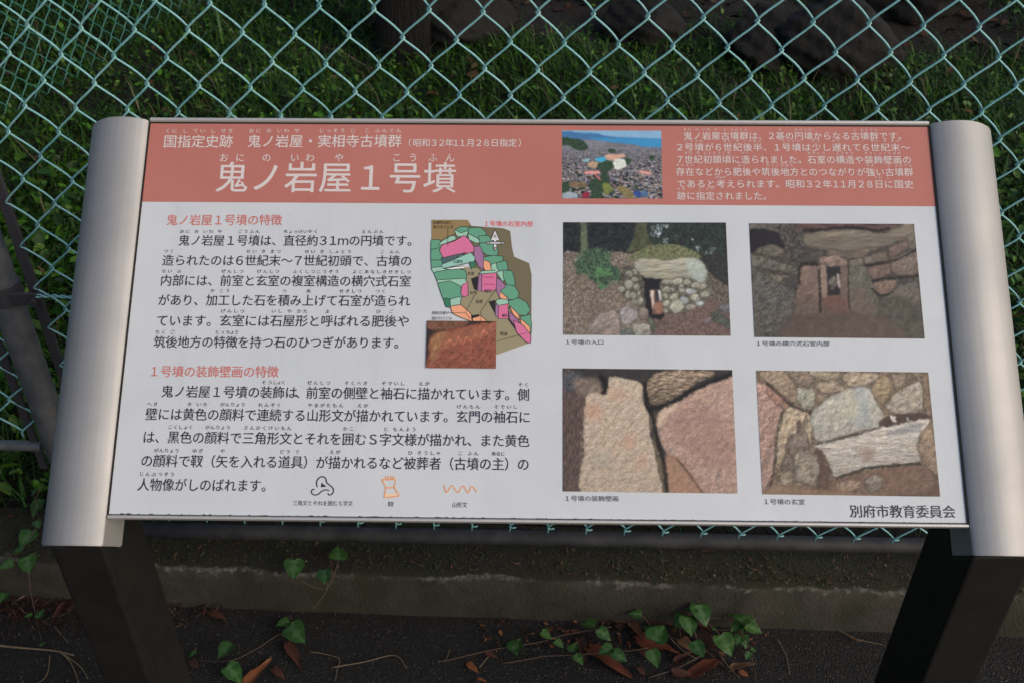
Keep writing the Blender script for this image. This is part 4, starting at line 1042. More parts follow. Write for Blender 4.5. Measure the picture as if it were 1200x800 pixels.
for p, cl_ in (([(62, 170), (100, 168), (110, 200), (100, 245), (62, 250)], GRN), ([(62, 215), (100, 205), (118, 240), (105, 262), (62, 262)], GRN), ([(62, 262), (120, 262), (118, 290), (66, 300)], GRN), ([(62, 298), (130, 290), (150, 310), (80, 325)], GRL),
               ([(80, 320), (180, 302), (218, 312), (222, 350), (150, 360), (95, 358)], GRN), ([(95, 355), (215, 348), (222, 365), (200, 390), (150, 372), (100, 372)], GRL), ([(96, 372), (150, 362), (195, 385), (208, 430), (150, 445), (120, 440)], GRN), ([(118, 440), (152, 445), (155, 482), (130, 478)], GRD), ([(152, 445), (200, 432), (196, 470), (155, 478)], GRL),
               ([(108, 175), (150, 150), (170, 148), (175, 165), (130, 182), (100, 192)], GRL), ([(172, 122), (215, 108), (238, 118), (225, 148), (185, 150)], GRL), ([(175, 118), (200, 105), (232, 105), (235, 122), (200, 132)], GRN), ([(238, 112), (290, 110), (315, 130), (315, 150), (280, 160), (240, 140)], GRN), ([(236, 138), (275, 158), (300, 178), (270, 180), (240, 165)], GRL),
               ([(285, 150), (330, 148), (350, 178), (330, 200), (295, 190)], GRN), ([(290, 185), (340, 180), (372, 205), (368, 240), (320, 235), (292, 210)], GRN), ([(305, 250), (350, 240), (395, 245), (392, 268), (340, 280), (308, 268)], GRN), ([(345, 282), (395, 268), (400, 300), (372, 330), (345, 315)], GRL),
               ([(370, 275), (410, 265), (420, 300), (395, 320), (372, 300)], GRN), ([(368, 318), (400, 310), (412, 345), (395, 360)], GRL), ([(400, 310), (440, 315), (450, 350), (452, 378), (418, 375), (402, 345)], GRN),
               ([(385, 400), (410, 378), (450, 385), (470, 415), (462, 440), (420, 445), (395, 425)], GRN), ([(425, 455), (470, 442), (505, 460), (522, 495), (500, 518), (450, 510), (430, 485)], GRN), ([(480, 530), (525, 518), (530, 560), (528, 600), (500, 570), (485, 545)], GRN),
               ([(308, 262), (335, 272), (345, 318), (322, 322), (305, 290)], ORG), ([(385, 410), (420, 440), (425, 480), (400, 462), (383, 432)], ORG), ([(430, 475), (470, 515), (475, 540), (445, 515)], ORG), ([(480, 535), (522, 572), (525, 600), (490, 585)], ORG),
               ([(155, 480), (200, 472), (245, 512), (248, 545), (195, 525), (165, 510)], ORG), ([(255, 535), (290, 520), (320, 545), (300, 552), (265, 552)], ORG)):
    shape(p, cl_)
shape([(100, 215), (112, 190), (170, 172), (215, 145), (240, 165), (262, 200), (262, 222), (160, 248), (118, 252)], PNK, sm=0)
shape([(262, 198), (290, 195), (308, 235), (305, 305), (285, 292), (262, 250)], PUR, sm=0)
shape([(118, 300), (110, 282), (245, 225), (268, 248), (262, 268), (130, 298)], (140, 196, 178), sm=0); shape([(108, 252), (225, 225), (160, 262), (115, 280)], (74, 98, 104), sm=0)
shape([(240, 272), (268, 266), (270, 292), (248, 302)], GRD, sm=0); shape([(120, 300), (215, 288), (220, 300), (150, 306)], (220, 226, 220), sm=0)
shape([(205, 380), (232, 362), (236, 425), (215, 435), (200, 420)], PNK, sm=0)
shape([(248, 348), (285, 335), (278, 405), (262, 398)], BLK, False, 0); shape([(284, 325), (300, 316), (300, 408), (278, 405)], PUR, sm=0); shape([(298, 322), (368, 318), (370, 395), (350, 405), (298, 408)], PNK, sm=0); shape([(284, 325), (300, 312), (360, 308), (368, 320), (300, 326)], GRL, sm=0)
shape([(368, 345), (385, 352), (412, 385), (385, 405), (382, 440), (366, 400)], PUR, sm=0); shape([(330, 455), (362, 448), (365, 520), (348, 490)], BLK, False, 0)
shape([(362, 470), (378, 468), (378, 535), (362, 520)], PUR, sm=0); shape([(376, 472), (420, 462), (424, 535), (376, 535)], PNK, sm=0); shape([(362, 455), (378, 442), (420, 445), (424, 465), (376, 474)], GRL, sm=0)
shape([(418, 535), (435, 540), (500, 628), (490, 630)], BLK, False, 0); shape([(424, 500), (470, 540), (492, 600), (480, 602), (430, 540)], PUR, sm=0); shape([(450, 545), (492, 568), (526, 610), (524, 645), (505, 640), (465, 600)], PNK)
shape([(248, 520), (285, 514), (288, 524), (252, 535)], BLK, False, 0)
for p in ([(275, 410), (222, 505)], [(365, 400), (295, 500)], [(295, 500), (295, 545)], [(145, 508), (222, 506)], [(222, 506), (245, 535)], [(140, 110), (140, 195)], [(370, 640), (510, 600)]):
    ribbon(ink, D4(p), 0.5, lin((70, 66, 60)), 0.0009)
shape([(360, 118), (382, 168), (368, 168), (368, 205), (354, 205), (354, 168), (340, 168)], (214, 212, 216), sm=0)
shape([(322, 176), (400, 176), (400, 186), (322, 186)], (206, 204, 210), sm=0)
for x_, y_ in ((328, 181), (396, 181), (361, 209)): shape([(x_ - 9, y_), (x_, y_ - 9), (x_ + 9, y_), (x_, y_ + 9)], (160, 156, 160), sm=0)
rib = [(305 + 6 * i, 338 + (7 if i % 2 else 0)) for i in range(9)]; ribbon(ink, D4(rib), 0.5, lin((170, 60, 96)), 0.0010)
rib = [(308 + 6 * i, 372 + (6 if i % 2 else 0)) for i in range(9)]; ribbon(ink, D4(rib), 0.5, lin((170, 60, 96)), 0.0010)
o = ink.build('printed_plan', panel); o['label'] = 'coloured plan drawing of the stone chamber in green and pink'
WT = 0.00115
line('１号墳の石室内部', 566.5, 265.6, 624.8, 266.2, 6.2, lin((214, 62, 66)) * PRT, name='caption_text')
for tx, x, y, wd in (('石屋形は赤く', 507.8, 263.2, 23), ('塗られている', 507.8, 268.4, 24), ('装飾文様が', 506.2, 369, 20), ('描かれている', 506.2, 375.2, 24), ('石屋形', 531, 309, 12), ('玄室', 548, 323, 8), ('玄門', 550.5, 345.5, 8), ('袖石', 567.5, 343.5, 9), ('前室', 558, 355.8, 8), ('袖石', 588, 372, 8), ('羨道', 586, 393.5, 9), ('北', 578, 279.5, 4.4)):
    line(tx, x, y, x + wd, y, wd / len(tx) * 0.92, lin((46, 42, 44)) * PRT, name='caption_text', w=WT)
c = Canvas([(500.6, 376.2), (581.6, 376.8), (581.2, 431.8), (499, 431.0)], 490, 240, 4, res=1.8, seed=600)
c.fill((48, 34, 30), 0.2, 8)
c.poly([(40, 545), (230, 545), (200, 575), (60, 590)], (116, 76, 56), 0.25, 5)
c.stone([(55, 640), (75, 605), (140, 590), (230, 568), (340, 552), (380, 555), (380, 780), (60, 780), (48, 700)], (140, 74, 56), amp=0.16, size=6, rim=5, edge=.55, top=0.1)
c.poly([(60, 640), (80, 608), (140, 595), (110, 650), (80, 720), (62, 740)], (160, 122, 72), 0.2, 5, soft=4, a=.8)
c.poly([(120, 610), (240, 580), (350, 560), (350, 600), (200, 640), (120, 670)], (156, 98, 66), 0.2, 5, soft=5, a=.6)
zz = [(125, 665), (150, 632), (165, 664), (190, 622), (212, 662), (228, 622), (248, 640), (262, 606), (292, 628), (308, 588), (330, 610)]
c.speck([(60, 620), (370, 560), (370, 770), (70, 770)], [(186, 116, 82), (110, 52, 38)], 0.62, 2.2, a=.5)
for i in range(len(zz) - 1): c.dark([zz[i], zz[i + 1]], 5, -0.22)
c.sat = 0.85
c.build('printed_photo', 'small picture of a red stone with a pale zigzag line', w=0.0014)
# ================================================================== BACKGROUND
# boulders and a tree trunk in the dark behind the fence
def boulder(px, py, rx, ry, rz, seed, label, sink=0.3, rot=0.0):
    P = on_back(px, py)
    bm = bmesh.new(); bmesh.ops.create_icosphere(bm, subdivisions=5, radius=1.0)
    rg_ = random.Random(seed); offs = [Vector((rg_.uniform(-1, 1), rg_.uniform(-1, 1), rg_.uniform(-.6, 1))).normalized() for _ in range(14)]
    hs = [rg_.uniform(0.62, 0.92) for _ in offs]
    for v in bm.verts:
        p = v.co.copy()
        for n_, h_ in zip(offs, hs):
            d = p.dot(n_)
            if d > h_: p -= n_ * (d - h_) * 0.85
        f_ = 1 + 0.02 * math.sin(p.x * 31 + p.z * 17) * math.sin(p.y * 27 + seed) + 0.012 * math.sin(p.x * 61 + seed) * math.cos(p.z * 57) + 0.03 * math.sin(p.x * 9 + seed) * math.cos(p.y * 8) + 0.02 * math.sin(p.z * 17 + p.x * 13)
        v.co = p * f_
    me = bpy.data.meshes.new('boulder')
    for v in bm.verts:
        x, y, z = v.co.x * rx, v.co.y * ry, v.co.z * rz
        v.co = (x * math.cos(rot) - y * math.sin(rot), x * math.sin(rot) + y * math.cos(rot), z)
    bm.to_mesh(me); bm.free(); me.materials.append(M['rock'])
    for p in me.polygons: p.use_smooth = True
    o = bpy.data.objects.new('boulder', me); COL.objects.link(o)
    o.location = (P[0], P[1] + ry * 0.7, P[2] + rz * (1 - 2 * sink))
    tag(o, label, 'boulder', 'boulders on the bank')
boulder(985, 92, 0.27, 0.2, 0.17, 3, 'large brown boulder behind the fence above the right end of the board', 0.25)
boulder(900, 84, 0.18, 0.18, 0.15, 14, 'grey boulder leaning on the left of the largest boulder', 0.3)
boulder(762, 58, 0.20, 0.16, 0.12, 8, 'low reddish boulder behind the fence above the aerial picture', 0.3)
boulder(1090, 24, 0.42, 0.26, 0.26, 22, 'dark boulder far behind at the upper right corner', 0.25)
boulder(540, 60, 0.22, 0.20, 0.13, 31, 'small dark boulder at the foot of the tree trunk', 0.3)

def tree(px, py, r, label, seed, at=None):
    P = on_back(px, py) if at is None else np.array([at[0], at[1], 0.1]); rg_ = random.Random(seed)
    e = empty('tree', tuple(P), label, 'tree', 'trees on the bank')
    path = [P + np.array([0.02 * math.sin(i * .8 + seed), 0.02 * i, -0.15 + i * 0.28]) for i in range(16)]
    n_s = 20; V, F = tube(path, r, n_s, True, r * 0.6)
    V = V.copy()
    for i in range(16):
        for j in range(n_s):
            kx = i * n_s + j; cpt = path[i]; d = V[kx] - cpt; a = math.atan2(d[1], d[0])
            f_ = 1 + 0.09 * math.sin(a * 5 + seed) + 0.06 * math.sin(a * 9 + i * .4) + (0.7 * math.exp(-i * 0.9)) * (0.6 + 0.4 * math.sin(a * 3 + seed))
            V[kx] = cpt + d * f_
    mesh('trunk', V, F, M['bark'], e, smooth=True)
    # crown far above the frame: limbs and leaf sheets
    top = path[-1]; LV = []; LF = []; LC = []; nn = 0
    for b in range(9):
        a = b / 9 * 2 * math.pi + rg_.random(); L = rg_.uniform(0.9, 1.5)
        st_ = path[rg_.randint(9, 14)]
        Q = [st_ + np.array([math.cos(a) * L * t, math.sin(a) * L * t, 0.7 * t + 0.1 * math.sin(t * 5)]) for t in np.linspace(0, 1, 6)]
        V, F = tube(Q, r * .3, 7, True, 0.01); mesh('limb', V, F, M['bark'], e, smooth=True)
        for q_ in range(420):
            t = rg_.uniform(.3, 1.15); c0 = st_ + np.array([math.cos(a) * L * t, math.sin(a) * L * t, 0.7 * t]) + np.array([rg_.gauss(0, .28), rg_.gauss(0, .28), rg_.gauss(0, .22)])
            ax = Vector((rg_.gauss(0, 1), rg_.gauss(0, 1), rg_.gauss(0, .5))).normalized(); bx = ax.cross(Vector((rg_.gauss(0, 1), rg_.gauss(0, 1), rg_.gauss(0, 1)))).normalized()
            ax, bx = np.array(ax) * 0.07, np.array(bx) * 0.035
            LV += [c0 - ax, c0 - bx, c0 + ax, c0 + bx]; LF.append((nn, nn + 1, nn + 2, nn + 3)); nn += 4
            cc_ = np.array([0.03, 0.07, 0.02]) * rg_.uniform(.6, 1.4); LC += [cc_] * 4
    mesh('crown', LV, LF, M['leafv'], e, colors=np.array(LC))
tree(487, 52, 0.13, 'dark tree trunk rising behind the fence left of centre', 2)
tree(660, -25, 0.16, 'tree trunk farther back right of centre at the top edge', 5)

def added_hedge():  # unseen foliage added to darken the reflection in the left side frame
    e = empty('added_hedge', (-3.1, 1.0, 0), 'unseen dark leafy screen added left of the board to darken the frame reflection', 'added_hedge')
    rg_ = np.random.default_rng(77); n = 9000
    y = rg_.uniform(-3.0, 4.5, n); z = rg_.uniform(0.05, 2.15, n) + 0.2 * np.sin(y * 2.3); x = -3.1 - 0.28 * y * 0 + rg_.normal(0, .28, n)
    a = rg_.uniform(0, 6.28, n); t_ = rg_.normal(0, .8, n); L = rg_.uniform(.05, .11, n)
    ex_ = np.stack([np.cos(a) * np.cos(t_), np.sin(a) * np.cos(t_), np.sin(t_)], 1) * L[:, None]; ey_ = np.stack([-np.sin(a), np.cos(a), rg_.normal(0, .6, n)], 1) * (L * .5)[:, None]
    c0 = np.stack([x, y, z], 1); V = np.stack([c0 - ex_, c0 - ey_, c0 + ex_, c0 + ey_], 1).reshape(-1, 3)
    F = (np.arange(n) * 4)[:, None] + np.arange(4)[None]
    C = np.array([[0.02, 0.05, 0.012]]) * rg_.uniform(.5, 1.4, n)[:, None]
    f = mesh('foliage', V, F, M['leafv'], e, colors=np.repeat(C, 4, axis=0)); f['kind'] = 'stuff'
    for i in range(14):
        yy = -3 + i * .57; P = [np.array([-3.1 + .04 * math.sin(i * 3 + q), yy + .05 * q, q * .3]) for q in range(7)]
        V, F = tube(P, .02, 7, True, .008); mesh('stem', V, F, M['bark'], e, smooth=True)
added_hedge()

# grass: blades as narrow three-segment strips
def density(x, y):
    """how densely the bank is grown, by place"""
    d = 0.55 + 0.45 * np.sin(x * 2.1 + 0.6) * np.sin(y * 2.7 + x) + 0.25 * np.sin(x * 6.3 + y * 4.1)
    for (cx, cy, r, a) in BARE: d -= a * np.exp(-((x - cx) ** 2 + (y - cy) ** 2) / (r * r))
    return d
BARE = []
for px, py, r, a in ((520, 30, .35, 1.6), (560, 15, .5, 1.5), (640, 20, .4, 0.8), (965, 90, .30, 1.0), (1060, 50, .4, 1.0), (1000, 10, .8, 1.2), (1150, 50, .4, .9), (820, 10, .5, 1.0), (1000, 128, .25, .6), (40, 205, .18, .9), (880, 110, .2, .6), (1190, 120, .2, .6), (60, 190, .2, .5)):
    P = on_back(px, py); BARE.append((P[0], P[1], r * .62, a * .9))
def blades(n, name, lab, xr, yr, h0, h1, wd, cols, seed, thr=0.25, lean=0.6, kind='stuff'):
    rg_ = np.random.default_rng(seed)
    x = rg_.uniform(*xr, n); y = yr[0] + (yr[1] - yr[0]) * rg_.random(n) ** 1.0
    keep = density(x, y) + rg_.normal(0, .25, n) > thr; x, y = x[keep], y[keep]; n = len(x)
    z = back_z(x, y) - 0.01
    h = rg_.uniform(h0, h1, n) * (0.6 + 0.8 * rg_.random(n)) ; a = rg_.uniform(0, 2 * math.pi, n)
    dr = np.stack([np.cos(a), np.sin(a)], 1); sd_ = np.stack([-dr[:, 1], dr[:, 0]], 1)
    ln = rg_.uniform(0.15, lean, n) * h; w = wd * rg_.uniform(.6, 1.5, n)
    V = np.zeros((n, 7, 3))
    for i, (t, ww) in enumerate(((0, .7), (.4, 1.0), (.75, .7))):
        cx = x + dr[:, 0] * ln * t ** 1.8; cy = y + dr[:, 1] * ln * t ** 1.8; cz = z + h * (t - 0.18 * t * t)
        V[:, 2 * i] = np.stack([cx - sd_[:, 0] * w * ww / 2, cy - sd_[:, 1] * w * ww / 2, cz], 1)
        V[:, 2 * i + 1] = np.stack([cx + sd_[:, 0] * w * ww / 2, cy + sd_[:, 1] * w * ww / 2, cz], 1)
    V[:, 6] = np.stack([x + dr[:, 0] * ln * 1.15, y + dr[:, 1] * ln * 1.15, z + h * 0.80], 1)
    b = (np.arange(n) * 7)[:, None]
    F = np.concatenate([b + np.array([[0, 1, 3]]), b + np.array([[0, 3, 2]]), b + np.array([[2, 3, 5]]), b + np.array([[2, 5, 4]]), b + np.array([[4, 5, 6]])])
    cols = np.array(cols) * (1.08 if 'dead' not in name and 'litter' not in name and 'dry' not in name else 1.0); C = cols[rg_.integers(0, len(cols), n)] * rg_.uniform(.45, 1.25, n)[:, None]
    o = mesh(name, V.reshape(-1, 3), F, M['leafv'], colors=np.repeat(C, 7, axis=0))
    tag(o, lab, 'grass', kind='stuff'); return o
GR = [(0.018, 0.066, 0.003), (0.030, 0.092, 0.004), (0.011, 0.044, 0.003), (0.050, 0.12, 0.008), (0.020, 0.076, 0.005)]
blades(150000, 'grass', 'dark green grass growing on the bank behind the fence', (-3.0, 3.2), (1.36, 5.6), 0.03, 0.10, 0.0036, GR, 41, thr=-0.05, lean=1.6)
blades(900, 'tall_grass', 'broader taller grass blades standing in the bank grass', (-3.0, 3.0), (1.5, 5.4), 0.08, 0.15, 0.009, [(0.05, 0.12, 0.03), (0.035, 0.09, 0.03)], 42, thr=0.45, lean=1.0)
blades(1500, 'dry_grass', 'thin straw coloured dead grass among the green', (-3.0, 3.0), (1.38, 5.4), 0.08, 0.2, 0.003, [(0.14, 0.12, 0.07), (0.10, 0.075, 0.045)], 43, thr=0.0, lean=1.6)

def leafcloud(n, name, lab, cat, xr, yr, size, hgt, cols, seed, thr, flat=0.6, mat='leafv', clump=6, inv=False):
    rg_ = np.random.default_rng(seed)
    m_ = n // clump
    cx = rg_.uniform(*xr, m_); cy = rg_.uniform(*yr, m_)
    dd = density(cx, cy); dd = -dd if inv else dd
    kp = dd + rg_.normal(0, .3, m_) > thr; cx, cy = cx[kp], cy[kp]; m_ = len(cx)
    x = np.repeat(cx, clump) + rg_.normal(0, size * 1.3, m_ * clump); y = np.repeat(cy, clump) + rg_.normal(0, size * 1.3, m_ * clump); n = len(x)
    y = np.maximum(y, 1.36 + rg_.uniform(0, .04, n))
    z = back_z(x, y) + rg_.uniform(0.0, 1.0, n) * hgt + 0.004
    a = rg_.uniform(0, 2 * math.pi, n); tilt = rg_.normal(0, flat, n)
    s_ = size * rg_.uniform(.5, 1.25, n)
    ex_ = np.stack([np.cos(a) * np.cos(tilt), np.sin(a) * np.cos(tilt), np.sin(tilt)], 1)
    roll = rg_.normal(0, flat * .8, n); sx = np.stack([-np.sin(a), np.cos(a), np.zeros(n)], 1); up_ = np.cross(ex_, sx)
    ey_ = sx * np.cos(roll)[:, None] + up_ * np.sin(roll)[:, None]; nz = np.cross(ex_, ey_)
    base = np.stack([x, y, z], 1)
    nar = rg_.choice([0.55, 0.8, 1.0], n)[:, None]
    prof = [(-.5, 0, 0), (-.28, .3, .09), (.05, .36, .10), (.34, .2, .06), (.55, 0, -.06), (.34, -.2, .06), (.05, -.36, .10), (-.28, -.3, .09), (0.02, 0, 0)]
    V = np.stack([base + ex_ * (p * s_)[:, None] + ey_ * nar * (q * s_)[:, None] + nz * (r * s_)[:, None] for p, q, r in prof], 1)
    b = (np.arange(n) * 9)[:, None]
    F = np.concatenate([b + np.array([[i, (i + 1) % 8, 8]]) for i in range(8)])
    cols = np.array(cols) * (1.08 if 'dead' not in name and 'litter' not in name and 'dry' not in name else 1.0); C = cols[rg_.integers(0, len(cols), n)] * rg_.uniform(.5, 1.3, n)[:, None]
    o = mesh(name, V.reshape(-1, 3), F, M[mat], colors=np.repeat(C, 9, axis=0))
    tag(o, lab, cat, kind='stuff')
WD = [(0.022, 0.084, 0.004), (0.036, 0.115, 0.006), (0.013, 0.050, 0.004), (0.052, 0.14, 0.009), (0.065, 0.13, 0.02)]
leafcloud(44000, 'weeds', 'small broad leaved weeds spread between the grass', 'weeds', (-3, 3), (1.38, 5.2), 0.021, 0.05, WD, 51, -0.1)
leafcloud(6500, 'weeds', 'larger heart leaved weeds near the fence foot', 'weeds', (-1.6, 1.9), (1.36, 2.9), 0.042, 0.085, WD, 52, 0.28, clump=5)
leafcloud(4200, 'leaf_litter', 'reddish brown fallen leaves lying on the bare soil of the bank', 'leaf litter', (-3, 3), (1.36, 5.4), 0.042, 0.012, [(0.055, 0.02, 0.011), (0.04, 0.018, 0.011), (0.08, 0.045, 0.025), (0.025, 0.013, 0.009)], 53, -0.55, flat=0.35, mat='dead', clump=3, inv=True)
leafcloud(500, 'leaf_litter', 'few brown leaves caught in the bank grass', 'leaf litter', (-3, 3), (1.38, 5.2), 0.045, 0.06, [(0.13, 0.045, 0.02), (0.09, 0.045, 0.025), (0.18, 0.11, 0.06)], 54, 0.1, flat=0.4, mat='dead', clump=1)

# ================================================================== FOREGROUND PLANTS
LEAF_PROF = [(0.00, 0.0), (-0.08, 0.16), (-0.05, 0.32), (0.10, 0.43), (0.30, 0.44), (0.52, 0.36), (0.74, 0.22), (0.90, 0.09), (1.03, 0.0)]
def leaf_mesh_data(L, fold=0.18, curl=0.12, wid=1.0, seed=0):
    """heart shaped leaf in local axes: x along the midrib, returns verts/faces"""
    rg_ = random.Random(seed); V = []; F = []; n = len(LEAF_PROF)
    for i, (x, y) in enumerate(LEAF_PROF):
        y *= wid; xx = min(max(x, 0), 1.03); zc = -curl * xx * xx
        wv = 0.02 * math.sin(i * 1.9 + seed)
        V += [((max(x, 0) + 0.0) * L, 0, (zc) * L), ((x + .0) * L, y * .55 * L, (zc + fold * y * .5 + wv * .4) * L), (x * L, y * L, (zc + fold * y * .75 + wv) * L),
              ((x + .0) * L, -y * .55 * L, (zc + fold * y * .5 - wv * .3) * L), (x * L, -y * L, (zc + fold * y * .75 - wv) * L)]
    for i in range(n - 1):
        a, b = i * 5, (i + 1) * 5
        F += [(a, b, b + 1, a + 1), (a + 1, b + 1, b + 2, a + 2), (a, a + 3, b + 3, b), (a + 3, a + 4, b + 4, b + 3)]
    return np.array(V), F
k = N('heart_leaf_green', rough=0.42, spec=0.4)
oi = k.n('ShaderNodeObjectInfo')
vv = k.n('ShaderNodeTexVoronoi'); vv.inputs['Scale'].default_value = 120; k.l(k.coord(), vv.inputs['Vector'])
lf = k.mix(oi.outputs['Random'], (0.020, 0.070, 0.010), (0.045, 0.110, 0.015))
lf = k.mix(k.ramp(k.noise(70, 5), [(0.42, g(0)), (0.75, g(1))]), lf, (0.02, 0.055, 0.015))
k.color(k.mix(k.ramp(k.vcol(), [(0.4, g(0)), (0.9, g(0.55))]), lf, (0.09, 0.18, 0.07)))
k.bump(vv.outputs['Distance'], 0.25, 0.002)
M['heart'] = k.m
k = N('vine_stem', rough=0.6); k.color((0.085, 0.05, 0.035)); M['stem'] = k.m
k = N('dry_straw', rough=0.8); k.color(k.mix(k.noise(60, 4), (0.20, 0.155, 0.095), (0.11, 0.08, 0.05))); M['straw'] = k.m

def place_leaf(P, L, ang, tilt, parent, mat='heart', seed=0, wid=1.0, fold=.18, curl=.12, roll=0.0, name='leaf', color=None):
    V, F = leaf_mesh_data(L, fold, curl, wid, seed)
    jr = np.random.default_rng(seed * 31 + int(L * 1e5)); V = V + jr.normal(0, 0.016 * L, V.shape) * (np.abs(V[:, 1:2]) > 1e-9)
    cr, sr = math.cos(roll), math.sin(roll); V = V @ np.array([[1, 0, 0], [0, cr, sr], [0, -sr, cr]])
    ct, st_ = math.cos(tilt), math.sin(tilt); V = V @ np.array([[ct, 0, st_], [0, 1, 0], [-st_, 0, ct]])
    ca, sa = math.cos(ang), math.sin(ang); V = V @ np.array([[ca, sa, 0], [-sa, ca, 0], [0, 0, 1]])
    V = V + np.asarray(P)
    n = len(LEAF_PROF)
    if color is None:
        C = np.zeros((len(V), 3))
        for i in range(n):
            C[i * 5] = 1.0
            if i % 2: C[i * 5 + 1] = C[i * 5 + 3] = 0.62
    else: C = np.tile(np.array(color), (len(V), 1))
    return mesh(name, V, F, M[mat], parent, smooth=True, colors=C)
def img_angle(px, py, dx, dy, h):
    """ground direction whose picture direction is (dx,dy)"""
    A = on_ground(px, py, h); B = on_ground(px + dx, py + dy, h); d = B - A
    return math.atan2(d[1], d[0])
def twig(pts, r, mat, parent, name, h=0.004, r2=None, lift=None):
    P = []
    for i, p in enumerate(pts):
        hh = h if lift is None else lift[i]
        P.append(on_ground(p[0], p[1], hh))
    P = np.array(P); Q = smooth_path3(P, 5)
    V, F = tube(Q, r, 6, True, r2)
    return mesh(name, V, F, M[mat], parent, smooth=True)
def smooth_path3(P, n):
    out = []; m = len(P)
    for i in range(m - 1):
        p0 = P[i - 1] if i > 0 else P[i]; p1 = P[i]; p2 = P[i + 1]; p3 = P[i + 2] if i + 2 < m else p2
        for t in np.arange(n) / n: out.append(0.5 * ((2 * p1) + (-p0 + p2) * t + (2 * p0 - 5 * p1 + 4 * p2 - p3) * t * t + (-p0 + 3 * p1 - 3 * p2 + p3) * t ** 3))
    out.append(P[-1]); return np.array(out)
def vine(label, leaves, stems, group='heart leaved creepers at the kerb', cat='creeper'):
    """leaves: (px,py of the leaf base, direction dx,dy, length in photo px, height)"""
    A = on_ground(leaves[0][0], leaves[0][1], 0)
    e = empty('creeper', tuple(A), label, cat, group)
    rg_ = random.Random(len(label) * 7 + len(leaves))
    for i, (x, y, dx, dy, lp, h) in enumerate(leaves):
        P = on_ground(x, y, h); z = (P - CAM) @ CF
        ang = img_angle(x, y, dx, dy, h)
        tl = rg_.uniform(-0.30, 0.12)
        # lengthen leaves that point away so that they keep their length in view
        B = on_ground(x + dx * lp / math.hypot(dx, dy), y + dy * lp / math.hypot(dx, dy), h); L = min(np.linalg.norm(B - P), lp * z / FPX * 1.25) * rg_.uniform(.82, 1.02)
        place_leaf(P, L, ang, tl, e, seed=i + int(x), wid=rg_.uniform(.88, 1.12), fold=rg_.uniform(.1, .3), curl=rg_.uniform(.02, .2), roll=rg_.uniform(-.25, .25))
    for s_ in stems:
        pts, lift, r = s_
        twig(pts, r, 'stem', e, 'stem', lift=lift, r2=r * .6)
    return e
Z7 = lambda x, y: (600 + x / 3, 580 + y / 3)
Z5 = lambda x, y: (x / 3, 560 + y / 3)
Z6 = lambda x, y: (300 + x / 3, 580 + y / 3)
def LV_(Z, L):   # (base, tip) in zoom coordinates -> leaf tuple
    out = []
    for bx, by, tx, ty, h in L:
        b, t = Z(bx, by), Z(tx, ty); out.append((b[0], b[1], t[0] - b[0], t[1] - b[1], math.hypot(t[0] - b[0], t[1] - b[1]), h))
    return out
vine('heart leaved creeper running from the left towards the pile of brown leaves',
     LV_(Z7, [(105, 480, 148, 502, .02), (152, 512, 192, 534, .02), (292, 455, 236, 440, .03), (305, 472, 355, 503, .03), (208, 548, 230, 513, .025), (222, 562, 255, 597, .025), (352, 535, 303, 556, .03), (357, 552, 405, 580, .035)]) +
     LV_(Z6, [(905, 545, 930, 492, .02), (905, 528, 918, 560, .02)]),
     [([Z6(650, 586), Z6(820, 545), Z6(1000, 515), Z7(150, 498), Z7(300, 470), Z7(350, 462)], [.004, .01, .012, .012, .02, .02], .0011),
      ([Z6(860, 592), Z6(1000, 568), Z7(100, 565), Z7(230, 560), Z7(420, 545), Z7(480, 535)], [.004, .01, .015, .015, .02, .015], .0011)])
vine('heart leaved creeper with the largest leaves growing out of the brown leaf pile',
     LV_(Z7, [(455, 418, 403, 415, .04), (495, 478, 455, 450, .03), (500, 510, 540, 450, .05), (490, 545, 520, 608, .05), (600, 422, 570, 465, .035), (612, 428, 636, 490, .05), (648, 400, 605, 395, .06), (655, 385, 690, 458, .06),
              (640, 515, 672, 572, .05), (715, 472, 700, 462, .04), (735, 492, 778, 558, .04)]),
     [([Z7(480, 640), Z7(560, 615), Z7(650, 572), Z7(690, 540)], [.004, .006, .01, .01], .0011), ([Z7(655, 385), Z7(640, 440), Z7(650, 500), Z7(700, 560), Z7(770, 620)], [.05, .04, .02, .01, .004], .0013),
      ([Z7(455, 418), Z7(500, 470), Z7(560, 500), Z7(640, 515)], [.03, .02, .02, .03], .0010), ([Z7(735, 492), Z7(690, 450), Z7(670, 430), Z7(760, 436), Z7(830, 440)], [.03, .04, .03, .02, .03], .0010), ([Z7(600, 425), Z7(590, 470), Z7(600, 520)], [.03, .02, .004], .0010)])
vine('bushy cluster of heart leaves at the right end of the creepers',
     LV_(Z7, [(800, 450, 768, 478, .04), (808, 455, 815, 486, .035), (825, 455, 888, 480, .05), (790, 432, 780, 408, .05), (800, 440, 848, 402, .06), (772, 425, 752, 400, .04), (805, 492, 785, 530, .03), (812, 490, 826, 530, .03), (840, 540, 865, 545, .02), (836, 552, 822, 575, .02), (850, 445, 820, 430, .06)]),
     [([Z7(800, 450), Z7(810, 500), Z7(835, 545), Z7(850, 600), Z7(860, 655)], [.04, .03, .015, .006, .004], .0011), ([Z7(800, 445), Z7(770, 470), Z7(700, 475)], [.04, .02, .02], .0009)])
vine('three heart leaves standing against the kerb face below the left part of the board',
     LV_(Z6, [(290, 225, 286, 160, .13), (135, 228, 130, 290, .13), (240, 262, 240, 318, .125)]),
     [([Z6(290, 228), Z6(270, 290), Z6(240, 330), Z6(160, 300), Z6(135, 240)], [.125, .11, .10, .115, .128], .0010), ([Z6(240, 262), Z6(250, 330), Z6(200, 400)], [.12, .09, .07], .0010)])
